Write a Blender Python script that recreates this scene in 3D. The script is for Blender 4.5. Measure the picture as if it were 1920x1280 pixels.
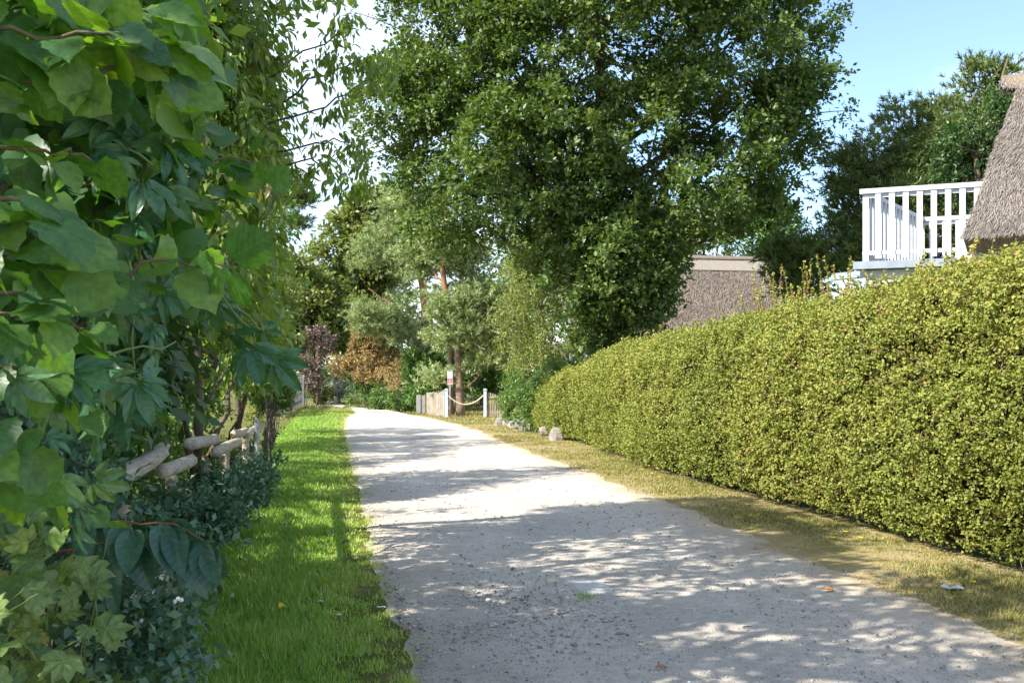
import bpy, math, random
import numpy as np

# ---------------------------------------------------------------- camera, sky, sun, exposure
S = bpy.context.scene
for o in list(bpy.data.objects): bpy.data.objects.remove(o)
F, H, HY, CXP = 1867.0, 1.6, 705.0, 960.0           # focal in photo pixels, eye height, horizon row
cam = bpy.data.cameras.new('camera'); camo = bpy.data.objects.new('camera', cam)
S.collection.objects.link(camo); S.camera = camo
camo.location = (0, 0, H); camo.rotation_euler = (math.radians(90), 0, 0)
cam.sensor_width = 36.0; cam.lens = 36.0 * F / 1920.0
cam.shift_y = (HY - 640.0) / 1920.0
cam.clip_start = 0.05; cam.clip_end = 3000
cam.dof.use_dof = True; cam.dof.focus_distance = 11.0; cam.dof.aperture_fstop = 24.0

SUN_EL, SUN_AZ = math.radians(43), math.atan2(-0.86, -0.50)   # azimuth of the sun, measured from +Y towards +X
sdir = np.array([math.sin(SUN_AZ) * math.cos(SUN_EL), math.cos(SUN_AZ) * math.cos(SUN_EL), math.sin(SUN_EL)])
W = bpy.data.worlds.new('World'); S.world = W; W.use_nodes = True
nt = W.node_tree; nt.nodes.clear()
N_ = nt.nodes.new; L_ = nt.links.new
sky = N_('ShaderNodeTexSky'); sky.sky_type = 'NISHITA'; sky.sun_disc = False
sky.sun_elevation = SUN_EL; sky.sun_rotation = SUN_AZ
sky.air_density = 0.9; sky.dust_density = 0.6; sky.ozone_density = 2.2
tc = N_('ShaderNodeTexCoord'); mp = N_('ShaderNodeMapping'); mp.inputs['Scale'].default_value = (1.0, 1.0, 2.6)
mp.inputs['Location'].default_value = (0.5, 0.15, 0.1)
L_(tc.outputs['Generated'], mp.inputs['Vector'])
nz = N_('ShaderNodeTexNoise'); nz.inputs['Scale'].default_value = 1.9; nz.inputs['Detail'].default_value = 7
nz.inputs['Roughness'].default_value = 0.55
L_(mp.outputs['Vector'], nz.inputs['Vector'])
cr = N_('ShaderNodeValToRGB'); cr.color_ramp.elements[0].position = 0.44; cr.color_ramp.elements[1].position = 0.72
cr.color_ramp.elements[1].color = (0.85, 0.85, 0.85, 1)
L_(nz.outputs['Fac'], cr.inputs['Fac'])
mx = N_('ShaderNodeMix'); mx.data_type = 'RGBA'
L_(cr.outputs['Color'], mx.inputs['Factor']); L_(sky.outputs['Color'], mx.inputs['A'])
mx.inputs['B'].default_value = (6.0, 6.3, 6.7, 1)
bg = N_('ShaderNodeBackground'); bg.inputs['Strength'].default_value = 0.135
wo = N_('ShaderNodeOutputWorld')
L_(mx.outputs['Result'], bg.inputs['Color']); L_(bg.outputs['Background'], wo.inputs['Surface'])

sl = bpy.data.lights.new('sun', 'SUN'); sl.energy = 4.2; sl.angle = math.radians(0.53); sl.color = (1.0, 0.94, 0.84)
so = bpy.data.objects.new('sun', sl); S.collection.objects.link(so)
from mathutils import Vector
so.rotation_euler = Vector(tuple(sdir)).to_track_quat('Z', 'Y').to_euler(); so.location = (-20, -12, 25)
S.view_settings.view_transform = 'Standard'; S.view_settings.look = 'None'
S.view_settings.gamma = 1.0; S.view_settings.use_curve_mapping = False
S.view_settings.exposure = 1.33
S.cycles.use_denoising = True
S.cycles.max_bounces = 8; S.cycles.diffuse_bounces = 4; S.cycles.glossy_bounces = 2
S.cycles.transmission_bounces = 5; S.cycles.transparent_max_bounces = 6
S.cycles.caustics_reflective = False; S.cycles.caustics_refractive = False
S.cycles.sample_clamp_indirect = 6

# ---------------------------------------------------------------- helpers
rng = np.random.default_rng(11); random.seed(5)
COL = S.collection
def A(px, py, d): return np.array([(px - CXP) / F * d, d, H + (HY - py) * d / F])
def G(px, py, z=0.0):
    d = (H - z) * F / (py - HY); return np.array([(px - CXP) / F * d, d, z])
def nrm(v): return v / np.maximum(np.linalg.norm(v, axis=-1, keepdims=True), 1e-9)
def rn(*s): return rng.normal(size=s)
def vnoise(x, y, z, seed):
    xi, yi, zi = np.floor(x).astype(np.int64), np.floor(y).astype(np.int64), np.floor(z).astype(np.int64)
    fx, fy, fz = x - xi, y - yi, z - zi
    fx, fy, fz = fx * fx * (3 - 2 * fx), fy * fy * (3 - 2 * fy), fz * fz * (3 - 2 * fz)
    def h(a, b, c):
        k = (a * 374761393 + b * 668265263 + c * 2147483647 + int(seed * 1013) * 974634777) & 0x7fffffff
        k = ((k ^ (k >> 13)) * 1274126177) & 0x7fffffff; return ((k ^ (k >> 16)) & 0xffff) / 32767.5 - 1
    r = 0
    for a in (0, 1):
        for b in (0, 1):
            for c in (0, 1):
                r = r + h(xi + a, yi + b, zi + c) * (fx if a else 1 - fx) * (fy if b else 1 - fy) * (fz if c else 1 - fz)
    return r
def fbm(p, f=1.0, seed=0.0, octaves=3):
    p = np.asarray(p, float) * f * .42; x, y, z = p[..., 0] + 17.3, p[..., 1] + 5.1, p[..., 2] + 9.7
    r = 0; a = 1.0; tot = 0
    for k in range(octaves):
        r = r + a * vnoise(x, y, z, seed + k); tot += a * a; a *= .5; x, y, z = x * 2.03, y * 2.03, z * 2.03
    return r / math.sqrt(tot)
def hgt(x, y):
    p = np.stack([np.asarray(x, float), np.asarray(y, float), np.zeros_like(np.asarray(x, float))], -1)
    return 0.022 * fbm(p, .55, 3) + 0.008 * fbm(p, 2.1, 7)

def mesh_np(name, verts, tris, rnd=None, n=3):
    me = bpy.data.meshes.new(name); verts = np.asarray(verts, np.float32); tris = np.asarray(tris, np.int32)
    nf = len(tris)
    me.vertices.add(len(verts)); me.vertices.foreach_set('co', verts.ravel())
    me.loops.add(nf * n); me.loops.foreach_set('vertex_index', tris.ravel())
    me.polygons.add(nf); me.polygons.foreach_set('loop_start', np.arange(0, nf * n, n, dtype=np.int32))
    me.polygons.foreach_set('loop_total', np.full(nf, n, np.int32))
    if rnd is not None:
        at = me.attributes.new('rnd', 'FLOAT', 'POINT'); at.data.foreach_set('value', np.asarray(rnd, np.float32))
    me.update(calc_edges=True); return me
class MB:
    def __init__(s): s.v = []; s.f = []
    def add(s, vs, fs):
        o = len(s.v); s.v += [tuple(map(float, p)) for p in vs]; s.f += [tuple(i + o for i in q) for q in fs]; return s
    def box(s, c, size, M=None):
        c = np.asarray(c, float); h = np.asarray(size, float) / 2
        vs = np.array([[x, y, z] for z in (-1, 1) for y in (-1, 1) for x in (-1, 1)], float) * h
        if M is not None: vs = vs @ np.asarray(M)
        return s.add(vs + c, [(0, 2, 3, 1), (4, 5, 7, 6), (0, 1, 5, 4), (2, 6, 7, 3), (0, 4, 6, 2), (1, 3, 7, 5)])
    def tube(s, pts, rad, n=8, cap=True, rough=0.0):
        pts = np.asarray(pts, float); m = len(pts); rad = np.broadcast_to(np.asarray(rad, float), (m,))
        T = nrm(np.gradient(pts, axis=0)); ref = np.array([0, 0, 1.0]) if abs(T[0][2]) < .9 else np.array([1.0, 0, 0])
        u = nrm(np.cross(T[0], ref)); vs = []
        for i in range(m):
            u = nrm(u - T[i] * np.dot(u, T[i])); w = np.cross(T[i], u)
            for k in range(n):
                a = 2 * math.pi * k / n; r = rad[i] * (1 + rough * random.uniform(-1, 1))
                vs.append(pts[i] + r * (math.cos(a) * u + math.sin(a) * w))
        fs = [(i * n + k, i * n + (k + 1) % n, (i + 1) * n + (k + 1) % n, (i + 1) * n + k) for i in range(m - 1) for k in range(n)]
        if cap: fs += [tuple(range(n - 1, -1, -1)), tuple((m - 1) * n + k for k in range(n))]
        return s.add(vs, fs)
    def mesh(s, name, smooth=False):
        me = bpy.data.meshes.new(name); me.from_pydata(s.v, [], s.f); me.update()
        if smooth: me.polygons.foreach_set('use_smooth', [True] * len(me.polygons))
        return me
    def build(s, name, m, parent=None, smooth=False): return obj(name, s.mesh(name, smooth), m, parent)
def obj(name, me, m=None, parent=None):
    o = bpy.data.objects.new(name, me); COL.objects.link(o)
    if m is not None and me is not None and not me.materials: me.materials.append(m)
    if parent is not None: o.parent = parent
    return o
def tag(o, label=None, cat=None, group=None, kind=None):
    for k, v in (('label', label), ('category', cat), ('group', group), ('kind', kind)):
        if v: o[k] = v
    return o
def thing(name, label, cat, group=None):
    return tag(obj(name, None), label, cat, group)
def at_base(root, base):
    """puts a thing's Empty at its base while its parts keep their world-space meshes"""
    root.location = tuple(base)
    for c in root.children:
        c.location = tuple(np.array(c.location) - np.array(base))
def curve(pts, n=12, wob=0.0):
    pts = np.asarray(pts, float); t = np.linspace(0, 1, len(pts)); q = np.linspace(0, 1, n)
    o = np.stack([np.interp(q, t, pts[:, k]) for k in range(3)], -1)
    for _ in range(2): o[1:-1] = (o[:-2] + 2 * o[1:-1] + o[2:]) / 4
    if wob: o[1:-1] += rn(n - 2, 3) * wob
    return o

# ---------------------------------------------------------------- materials
def newmat(name):
    m = bpy.data.materials.new(name); m.use_nodes = True; t = m.node_tree; t.nodes.clear(); return m, t
def ramp(t, src, stops):
    r = t.nodes.new('ShaderNodeValToRGB'); e = r.color_ramp.elements
    while len(e) > 1: e.remove(e[-1])
    e[0].position = stops[0][0]; e[0].color = (*stops[0][1], 1)
    for p, c in stops[1:]:
        q = e.new(p); q.color = (*c, 1)
    t.links.new(src, r.inputs['Fac']); return r.outputs['Color']
def noise(t, scale, detail=4, rough=.5, vec=None, mscale=None):
    n = t.nodes.new('ShaderNodeTexNoise'); n.inputs['Scale'].default_value = scale; n.inputs['Detail'].default_value = detail
    n.inputs['Roughness'].default_value = rough
    c = t.nodes.new('ShaderNodeTexCoord'); src = c.outputs['Object']
    if mscale:
        mpn = t.nodes.new('ShaderNodeMapping'); mpn.inputs['Scale'].default_value = mscale
        t.links.new(src, mpn.inputs['Vector']); src = mpn.outputs['Vector']
    t.links.new(src, n.inputs['Vector']); return n.outputs['Fac']
def mixc(t, a, b, f, mode='MIX'):
    m = t.nodes.new('ShaderNodeMix'); m.data_type = 'RGBA'; m.blend_type = mode
    for k, v in (('A', a), ('B', b), ('Factor', f)):
        s = m.inputs[k]
        if hasattr(v, 'is_output'): t.links.new(v, s)
        elif k == 'Factor': s.default_value = v
        else: s.default_value = (*v, 1)
    return m.outputs['Result']
def leaf_mat(name, stops, trans=.32, rough=.45, spec=.5, tint=(1.5, 1.6, .45), perobj=False, veins=False):
    m, t = newmat(name)
    if perobj:
        a = t.nodes.new('ShaderNodeObjectInfo').outputs['Random']
    else:
        n = t.nodes.new('ShaderNodeAttribute'); n.attribute_name = 'rnd'; a = n.outputs['Fac']
    c = ramp(t, a, stops)
    p = t.nodes.new('ShaderNodeBsdfPrincipled'); p.inputs['Roughness'].default_value = rough
    p.inputs['Specular IOR Level'].default_value = spec
    if veins:
        co = t.nodes.new('ShaderNodeTexCoord'); sp = t.nodes.new('ShaderNodeSeparateXYZ'); t.links.new(co.outputs['Object'], sp.inputs[0])
        ab = t.nodes.new('ShaderNodeMath'); ab.operation = 'ABSOLUTE'; t.links.new(sp.outputs['X'], ab.inputs[0])
        s1 = t.nodes.new('ShaderNodeMath'); s1.operation = 'MULTIPLY_ADD'; t.links.new(ab.outputs[0], s1.inputs[0]); s1.inputs[1].default_value = -.75
        t.links.new(sp.outputs['Y'], s1.inputs[2])
        s2 = t.nodes.new('ShaderNodeMath'); s2.operation = 'MULTIPLY'; t.links.new(s1.outputs[0], s2.inputs[0]); s2.inputs[1].default_value = 46
        s3 = t.nodes.new('ShaderNodeMath'); s3.operation = 'SINE'; t.links.new(s2.outputs[0], s3.inputs[0])
        s4 = t.nodes.new('ShaderNodeMapRange'); s4.inputs[1].default_value = .80; s4.inputs[2].default_value = 1.0
        t.links.new(s3.outputs[0], s4.inputs[0])
        md = t.nodes.new('ShaderNodeMapRange'); md.inputs[1].default_value = .018; md.inputs[2].default_value = .006
        t.links.new(ab.outputs[0], md.inputs[0])
        mm = t.nodes.new('ShaderNodeMath'); mm.operation = 'MAXIMUM'; t.links.new(s4.outputs[0], mm.inputs[0]); t.links.new(md.outputs[0], mm.inputs[1])
        vf = t.nodes.new('ShaderNodeMath'); vf.operation = 'MULTIPLY'; vf.inputs[1].default_value = .16; t.links.new(mm.outputs[0], vf.inputs[0])
        nn = noise(t, 5, 5)
        c = mixc(t, c, ramp(t, nn, [(.3, (.55, .55, .5)), (.7, (1.25, 1.2, 1.1))]), .8, 'MULTIPLY')
        c = mixc(t, c, (.24, .34, .10), vf.outputs[0])
        wn = noise(t, 3.1, 7, .7); c = mixc(t, c, (.20, .13, .05), ramp(t, wn, [(.655, (0, 0, 0)), (.70, (.85, .85, .85))]))
        bm_ = t.nodes.new('ShaderNodeBump'); bm_.inputs['Strength'].default_value = .05; bm_.inputs['Distance'].default_value = .04
        t.links.new(s3.outputs[0], bm_.inputs['Height']); t.links.new(bm_.outputs['Normal'], p.inputs['Normal'])
    t.links.new(c, p.inputs['Base Color'])
    tr = t.nodes.new('ShaderNodeBsdfTranslucent')
    t.links.new(mixc(t, c, tint, 1.0, 'MULTIPLY'), tr.inputs['Color'])
    mxs = t.nodes.new('ShaderNodeMixShader'); mxs.inputs[0].default_value = trans
    t.links.new(p.outputs[0], mxs.inputs[1]); t.links.new(tr.outputs[0], mxs.inputs[2])
    out = t.nodes.new('ShaderNodeOutputMaterial'); t.links.new(mxs.outputs[0], out.inputs['Surface']); return m
def surf(name, c1, c2, scale=8, rough=.85, bump=.3, bscale=None, mscale=None, spec=.25, bdist=.02, detail=6):
    m, t = newmat(name); p = t.nodes.new('ShaderNodeBsdfPrincipled')
    p.inputs['Roughness'].default_value = rough; p.inputs['Specular IOR Level'].default_value = spec
    f = noise(t, scale, detail, .6, mscale=mscale)
    t.links.new(ramp(t, f, [(.32, c1), (.68, c2)]), p.inputs['Base Color'])
    b = t.nodes.new('ShaderNodeBump'); b.inputs['Strength'].default_value = bump; b.inputs['Distance'].default_value = bdist
    t.links.new(noise(t, bscale or scale * 3, 6, .6, mscale=mscale), b.inputs['Height']); t.links.new(b.outputs[0], p.inputs['Normal'])
    o = t.nodes.new('ShaderNodeOutputMaterial'); t.links.new(p.outputs[0], o.inputs['Surface']); return m

M_bark = surf('bark', (.07, .05, .035), (.17, .13, .09), 9, .9, .9, mscale=(1, 1, .25))
M_pinebark = surf('pine_bark', (.17, .115, .08), (.36, .27, .20), 10, .9, 1.0, mscale=(1, 1, .3), bdist=.04)
M_pineupper = surf('pine_bark_upper', (.22, .11, .06), (.36, .20, .11), 8, .85, .6)
M_twig = surf('twig_bark', (.10, .075, .045), (.22, .17, .10), 20, .8, .2)
M_dead = surf('dead_branch', (.30, .26, .21), (.48, .43, .37), 20, .9, .3)
M_greenstem = surf('green_stem', (.13, .20, .06), (.22, .27, .09), 20, .6, .1)
M_redstem = surf('red_stem', (.16, .07, .05), (.25, .12, .07), 20, .6, .1)
M_core = surf('twig_shade_core', (.012, .014, .006), (.05, .04, .02), 26, 1, .8, spec=0)  # near-black colour stands for the shade deep inside the hedge
M_white = surf('white_paint', (.50, .52, .55), (.60, .61, .63), 12, .5, .08, spec=.4)
M_greypaint = surf('grey_paint', (.24, .28, .32), (.32, .36, .40), 10, .6, .1)
M_bluepost = surf('pale_blue_paint', (.42, .52, .58), (.54, .62, .66), 14, .6, .1)
M_whitebrick = surf('white_brick', (.50, .50, .485), (.66, .66, .64), 10, .8, .4)
M_wood = surf('weathered_wood', (.24, .20, .14), (.42, .36, .27), 9, .85, .4, mscale=(4, 4, .6))
M_woodgrey = surf('grey_wood', (.24, .23, .215), (.40, .39, .37), 9, .85, .4, mscale=(4, 4, .6))
M_log = surf('peeled_log', (.36, .29, .20), (.64, .57, .46), 7, .8, .6, mscale=(6, .7, 6))
M_logend = surf('log_end', (.16, .10, .07), (.34, .24, .16), 25, .9, .5)
M_whitepost = surf('mottled_white_post', (.20, .18, .16), (.78, .77, .74), 16, .8, .3)
M_rope = surf('rope', (.55, .47, .34), (.72, .64, .50), 60, .9, .6)
M_stone = surf('boulder', (.15, .135, .12), (.33, .30, .265), 5, .9, .7, spec=.2)
M_metal = surf('galvanised', (.42, .45, .47), (.55, .57, .58), 20, .45, .05)
M_concrete = surf('concrete', (.46, .44, .41), (.54, .52, .48), 14, .9, .25)
M_blue = surf('blue_sheet', (.05, .40, .70), (.10, .52, .80), 8, .5, .1)
M_yellow = surf('yellow_petal', (.80, .55, .01), (.85, .62, .03), 30, .6, .1)
M_dark = surf('dark_opening', (.02, .015, .012), (.05, .04, .03), 9, .9, .2)

def ground_mat():
    m, t = newmat('soil_and_grass'); p = t.nodes.new('ShaderNodeBsdfPrincipled'); p.inputs['Roughness'].default_value = .95
    p.inputs['Specular IOR Level'].default_value = .1
    c = ramp(t, noise(t, 1.3, 6, .6), [(.30, (.075, .12, .02)), (.5, (.11, .13, .035)), (.66, (.20, .17, .08))])
    c = mixc(t, c, ramp(t, noise(t, 60, 3, .7), [(.3, (.55, .55, .5)), (.7, (1.3, 1.3, 1.2))]), 1, 'MULTIPLY')
    t.links.new(c, p.inputs['Base Color'])
    b = t.nodes.new('ShaderNodeBump'); b.inputs['Strength'].default_value = .8; b.inputs['Distance'].default_value = .02
    t.links.new(noise(t, 40, 4, .7), b.inputs['Height']); t.links.new(b.outputs[0], p.inputs['Normal'])
    o = t.nodes.new('ShaderNodeOutputMaterial'); t.links.new(p.outputs[0], o.inputs['Surface']); return m
def verge_mat():
    m, t = newmat('dry_verge'); p = t.nodes.new('ShaderNodeBsdfPrincipled'); p.inputs['Roughness'].default_value = .95
    p.inputs['Specular IOR Level'].default_value = .1
    c = ramp(t, noise(t, .9, 7, .65), [(.34, (.20, .19, .065)), (.50, (.33, .26, .13)), (.66, (.42, .33, .21))])
    c = mixc(t, c, ramp(t, noise(t, 70, 3, .7), [(.3, (.65, .65, .6)), (.7, (1.25, 1.25, 1.2))]), 1, 'MULTIPLY')
    t.links.new(c, p.inputs['Base Color'])
    b = t.nodes.new('ShaderNodeBump'); b.inputs['Strength'].default_value = .7; b.inputs['Distance'].default_value = .012
    t.links.new(noise(t, 60, 4, .7), b.inputs['Height']); t.links.new(b.outputs[0], p.inputs['Normal'])
    o = t.nodes.new('ShaderNodeOutputMaterial'); t.links.new(p.outputs[0], o.inputs['Surface']); return m
def lane_mat():
    m, t = newmat('gravel_lane'); p = t.nodes.new('ShaderNodeBsdfPrincipled'); p.inputs['Roughness'].default_value = .95
    p.inputs['Specular IOR Level'].default_value = .15
    base = ramp(t, noise(t, .8, 6, .6), [(.3, (.58, .525, .455)), (.7, (.71, .65, .565))])
    la = t.nodes.new('ShaderNodeAttribute'); la.attribute_name = 'lat'
    ad = t.nodes.new('ShaderNodeMath'); ad.operation = 'MULTIPLY_ADD'; t.links.new(noise(t, 1.4, 5, .65), ad.inputs[0]); ad.inputs[1].default_value = .34
    sb_ = t.nodes.new('ShaderNodeMath'); sb_.operation = 'ADD'; t.links.new(la.outputs['Fac'], sb_.inputs[0]); sb_.inputs[1].default_value = -.17; t.links.new(sb_.outputs[0], ad.inputs[2])
    trk = ramp(t, ad.outputs[0], [(.0, (.80, .77, .70)), (.12, (.90, .89, .87)), (.30, (1.06, 1.05, 1.04)), (.48, (.86, .86, .86)), (.70, (1.08, 1.07, 1.05)), (.86, (1.0, .97, .92)), (.95, (.90, .80, .64)), (1, (.72, .58, .38))])
    base = mixc(t, base, trk, 1, 'MULTIPLY')
    fine = ramp(t, noise(t, 85, 3, .8), [(.32, (.55, .55, .55)), (.46, (1, 1, 1)), (.70, (1.12, 1.11, 1.10))])
    c = mixc(t, base, fine, .9, 'MULTIPLY')
    med = ramp(t, noise(t, 11, 6, .75), [(.34, (.72, .72, .72)), (.55, (1, 1, 1)), (.75, (1.1, 1.09, 1.08))]); c = mixc(t, c, med, .7, 'MULTIPLY')
    v = t.nodes.new('ShaderNodeTexVoronoi'); v.inputs['Scale'].default_value = 38; v.inputs['Randomness'].default_value = 1
    cc = t.nodes.new('ShaderNodeTexCoord'); t.links.new(cc.outputs['Object'], v.inputs['Vector'])
    spk = ramp(t, v.outputs['Distance'], [(.10, (.40, .40, .41)), (.26, (1, 1, 1))])
    patch = ramp(t, noise(t, .9, 6, .7), [(.40, (0, 0, 0)), (.60, (1, 1, 1))])
    c = mixc(t, c, mixc(t, c, spk, 1, 'MULTIPLY'), patch)
    t.links.new(c, p.inputs['Base Color'])
    b = t.nodes.new('ShaderNodeBump'); b.inputs['Strength'].default_value = 1.0; b.inputs['Distance'].default_value = .02
    t.links.new(noise(t, 55, 5, .75), b.inputs['Height']); t.links.new(b.outputs[0], p.inputs['Normal'])
    o = t.nodes.new('ShaderNodeOutputMaterial'); t.links.new(p.outputs[0], o.inputs['Surface']); return m
M_ground, M_verge, M_lane = ground_mat(), verge_mat(), lane_mat()
def thatch_mat(name, k=1.0):
    m, t = newmat(name); p = t.nodes.new('ShaderNodeBsdfPrincipled'); p.inputs['Roughness'].default_value = .95; p.inputs['Specular IOR Level'].default_value = .1
    n = t.nodes.new('ShaderNodeAttribute'); n.attribute_name = 'rnd'
    c1 = ramp(t, n.outputs['Fac'], [(0, (.10 * k, .086 * k, .074 * k)), (.5, (.215 * k, .19 * k, .165 * k)), (1, (.36 * k, .325 * k, .29 * k))])
    t.links.new(mixc(t, c1, ramp(t, noise(t, 2.2, 5), [(.3, (.8, .8, .8)), (.7, (1.15, 1.12, 1.1))]), 1, 'MULTIPLY'), p.inputs['Base Color'])
    o = t.nodes.new('ShaderNodeOutputMaterial'); t.links.new(p.outputs[0], o.inputs['Surface']); return m
M_thatch = thatch_mat('thatch_straw', 1.0)
M_thatchbase = surf('thatch', (.15, .115, .085), (.33, .26, .20), 30, .95, .9, spec=.05)
M_ridge = surf('thatch_ridge', (.24, .21, .18), (.36, .32, .28), 25, .95, .7, spec=.05)

LM = {
 'oak': leaf_mat('oak_leaf', [(0, (0.054, 0.102, 0.019)), (.5, (0.094, 0.150, 0.034)), (.85, (0.156, 0.210, 0.054)), (1, (0.264, 0.276, 0.072))], .34, .45, .45),
 'hedge': leaf_mat('hawthorn_leaf', [(0, (0.119, 0.163, 0.036)), (.45, (0.239, 0.272, 0.057)), (.8, (0.357, 0.354, 0.085)), (.93, (0.424, 0.341, 0.115)), (1, (0.424, 0.205, 0.099))], .25, .60, .25, (1.3, 1.35, .4)),
 'cherry': leaf_mat('cherry_leaf', [(0, (0.131, 0.211, 0.049)), (.6, (0.233, 0.324, 0.081)), (.92, (0.365, 0.405, 0.121)), (1, (0.467, 0.324, 0.113))], .42, .40, .5),
 'shrub': leaf_mat('shrub_leaf', [(0, (0.054, 0.116, 0.025)), (.5, (0.093, 0.178, 0.039)), (1, (0.186, 0.264, 0.062))], .30, .42, .5),
 'fresh': leaf_mat('fresh_green_leaf', [(0, (0.094, 0.169, 0.037)), (.5, (0.150, 0.237, 0.056)), (1, (0.263, 0.338, 0.088))], .36, .42, .5),
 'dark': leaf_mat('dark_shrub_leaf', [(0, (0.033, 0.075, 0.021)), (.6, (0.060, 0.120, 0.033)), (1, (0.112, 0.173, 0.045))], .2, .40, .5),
 'light': leaf_mat('light_tree_leaf', [(0, (0.111, 0.149, 0.037)), (.5, (0.186, 0.224, 0.056)), (1, (0.298, 0.298, 0.093))], .32, .45, .4),
 'brown': leaf_mat('russet_leaf', [(0, (.11, .14, .04)), (.3, (.27, .21, .085)), (.7, (.41, .29, .125)), (1, (.50, .38, .20))], .22, .6, .25, (1.2, 1.1, .7)),
 'purple': leaf_mat('purple_leaf', [(0, (.09, .11, .045)), (.35, (.17, .115, .10)), (1, (.32, .235, .21))], .2, .5, .4, (1.2, 1, .8)),
 'silver': leaf_mat('silver_leaf', [(0, (.25, .27, .20)), (1, (.46, .47, .40))], .2, .5, .4, (1.1, 1.1, .7)),
 'pine': leaf_mat('pine_needle', [(0, (0.153, 0.212, 0.093)), (.5, (0.322, 0.393, 0.180)), (1, (0.524, 0.560, 0.260))], .22, .5, .35, (1.2, 1.3, .6)),
 'pined': leaf_mat('dark_pine_needle', [(0, (0.066, 0.105, 0.030)), (.5, (0.139, 0.194, 0.055)), (1, (0.244, 0.277, 0.089))], .25, .45, .4, (1.2, 1.3, .6)),
 'grass': leaf_mat('grass_blade', [(0, (0.150, 0.285, 0.037)), (.42, (0.277, 0.446, 0.071)), (.68, (0.427, 0.508, 0.124)), (1, (0.827, 0.590, 0.426))], .30, .45, .35, (1.3, 1.4, .35)),
 'dry': leaf_mat('dry_grass_blade', [(0, (0.132, 0.176, 0.033)), (.45, (0.253, 0.253, 0.072)), (.8, (0.396, 0.330, 0.143)), (1, (0.506, 0.407, 0.231))], .25, .6, .25, (1.1, 1.1, .6)),
 'hazel': leaf_mat('hazel_leaf', [(0, (0.055, 0.150, 0.055)), (.4, (0.082, 0.197, 0.062)), (.75, (0.137, 0.272, 0.062)), (1, (0.217, 0.354, 0.068))], .45, .38, .5, (1.7, 1.75, .25), True, True),
 'creeper': leaf_mat('creeper_leaf', [(0, (0.048, 0.156, 0.078)), (.6, (0.078, 0.202, 0.094)), (1, (0.149, 0.260, 0.083))], .25, .33, .6, (1.4, 1.5, .4), True, True),
 'maple': leaf_mat('maple_leaf', [(0, (0.115, 0.196, 0.063)), (.5, (0.184, 0.276, 0.092)), (.93, (0.253, 0.333, 0.115)), (1, (0.414, 0.368, 0.115))], .3, .45, .5, (1.5, 1.6, .4), True, True),
 'dogwood': leaf_mat('dogwood_leaf', [(0, (0.032, 0.106, 0.075)), (1, (0.060, 0.150, 0.095))], .2, .35, .6, (1.2, 1.5, .5), True, True),
 'snow': leaf_mat('snowberry_leaf', [(0, (0.050, 0.125, 0.081)), (.6, (0.094, 0.188, 0.112)), (1, (0.188, 0.263, 0.112))], .22, .38, .55, (1.2, 1.4, .5)),
 'cherryo': leaf_mat('cherry_leaf_large', [(0, (0.068, 0.115, 0.024)), (.6, (0.115, 0.176, 0.041)), (.9, (0.203, 0.230, 0.061)), (1, (0.297, 0.162, 0.061))], .36, .38, .5, (1.5, 1.6, .45), True, True),
}

# ---------------------------------------------------------------- leaves by the thousand
def T4(w=.55, fold=.10):
    return (np.array([[0, 0, 0], [-w / 2, .48, fold], [0, 1, 0], [w / 2, .48, fold]], float), np.array([[0, 3, 2], [0, 2, 1]]))
def T8(w=.4, fold=.06, droop=.22):
    v = np.array([[0, 0, 0], [0, .33, .03], [0, .68, -.25 * droop], [0, 1, -droop],
                  [-w / 2, .36, fold + .03], [-w * .40, .7, fold - .25 * droop], [w / 2, .36, fold + .03], [w * .40, .7, fold - .25 * droop]], float)
    return (v, np.array([[0, 6, 1], [1, 6, 7], [1, 7, 2], [2, 7, 3], [0, 1, 4], [1, 5, 4], [1, 2, 5], [2, 3, 5]]))
TN = (np.array([[-.5, 0, 0], [.5, 0, 0], [0, 1, 0]], float), np.array([[0, 1, 2]]))
def scatter(tpl, pos, ydir, nor, sc, width=None):
    tv, tf = tpl; n = len(pos); y = nrm(ydir); z = nrm(nor - y * np.sum(nor * y, -1, keepdims=True)); x = np.cross(y, z)
    sc = np.broadcast_to(np.asarray(sc, float), (n,)); wx = sc if width is None else np.broadcast_to(np.asarray(width, float), (n,))
    V = (pos[:, None] + tv[None, :, 0, None] * x[:, None] * wx[:, None, None] + tv[None, :, 1, None] * y[:, None] * sc[:, None, None]
         + tv[None, :, 2, None] * z[:, None] * sc[:, None, None])
    T = tf[None] + (np.arange(n) * len(tv))[:, None, None]
    return V.reshape(-1, 3), T.reshape(-1, 3)
def foliage(name, tpl, pos, ydir, nor, sc, rnd, m, parent=None, width=None, kind='stuff'):
    V, T = scatter(tpl, pos, ydir, nor, sc, width)
    o = obj(name, mesh_np(name, V, T, np.repeat(rnd, len(tpl[0]))), m, parent)
    if kind: o['kind'] = kind
    return o
def blob(px, py, d, rx, ry, rd=None):
    c = A(px, py, d); k = d / F; return (*c, rx * k, (rd if rd is not None else (rx + ry) / 2 * k), ry * k)
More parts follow.
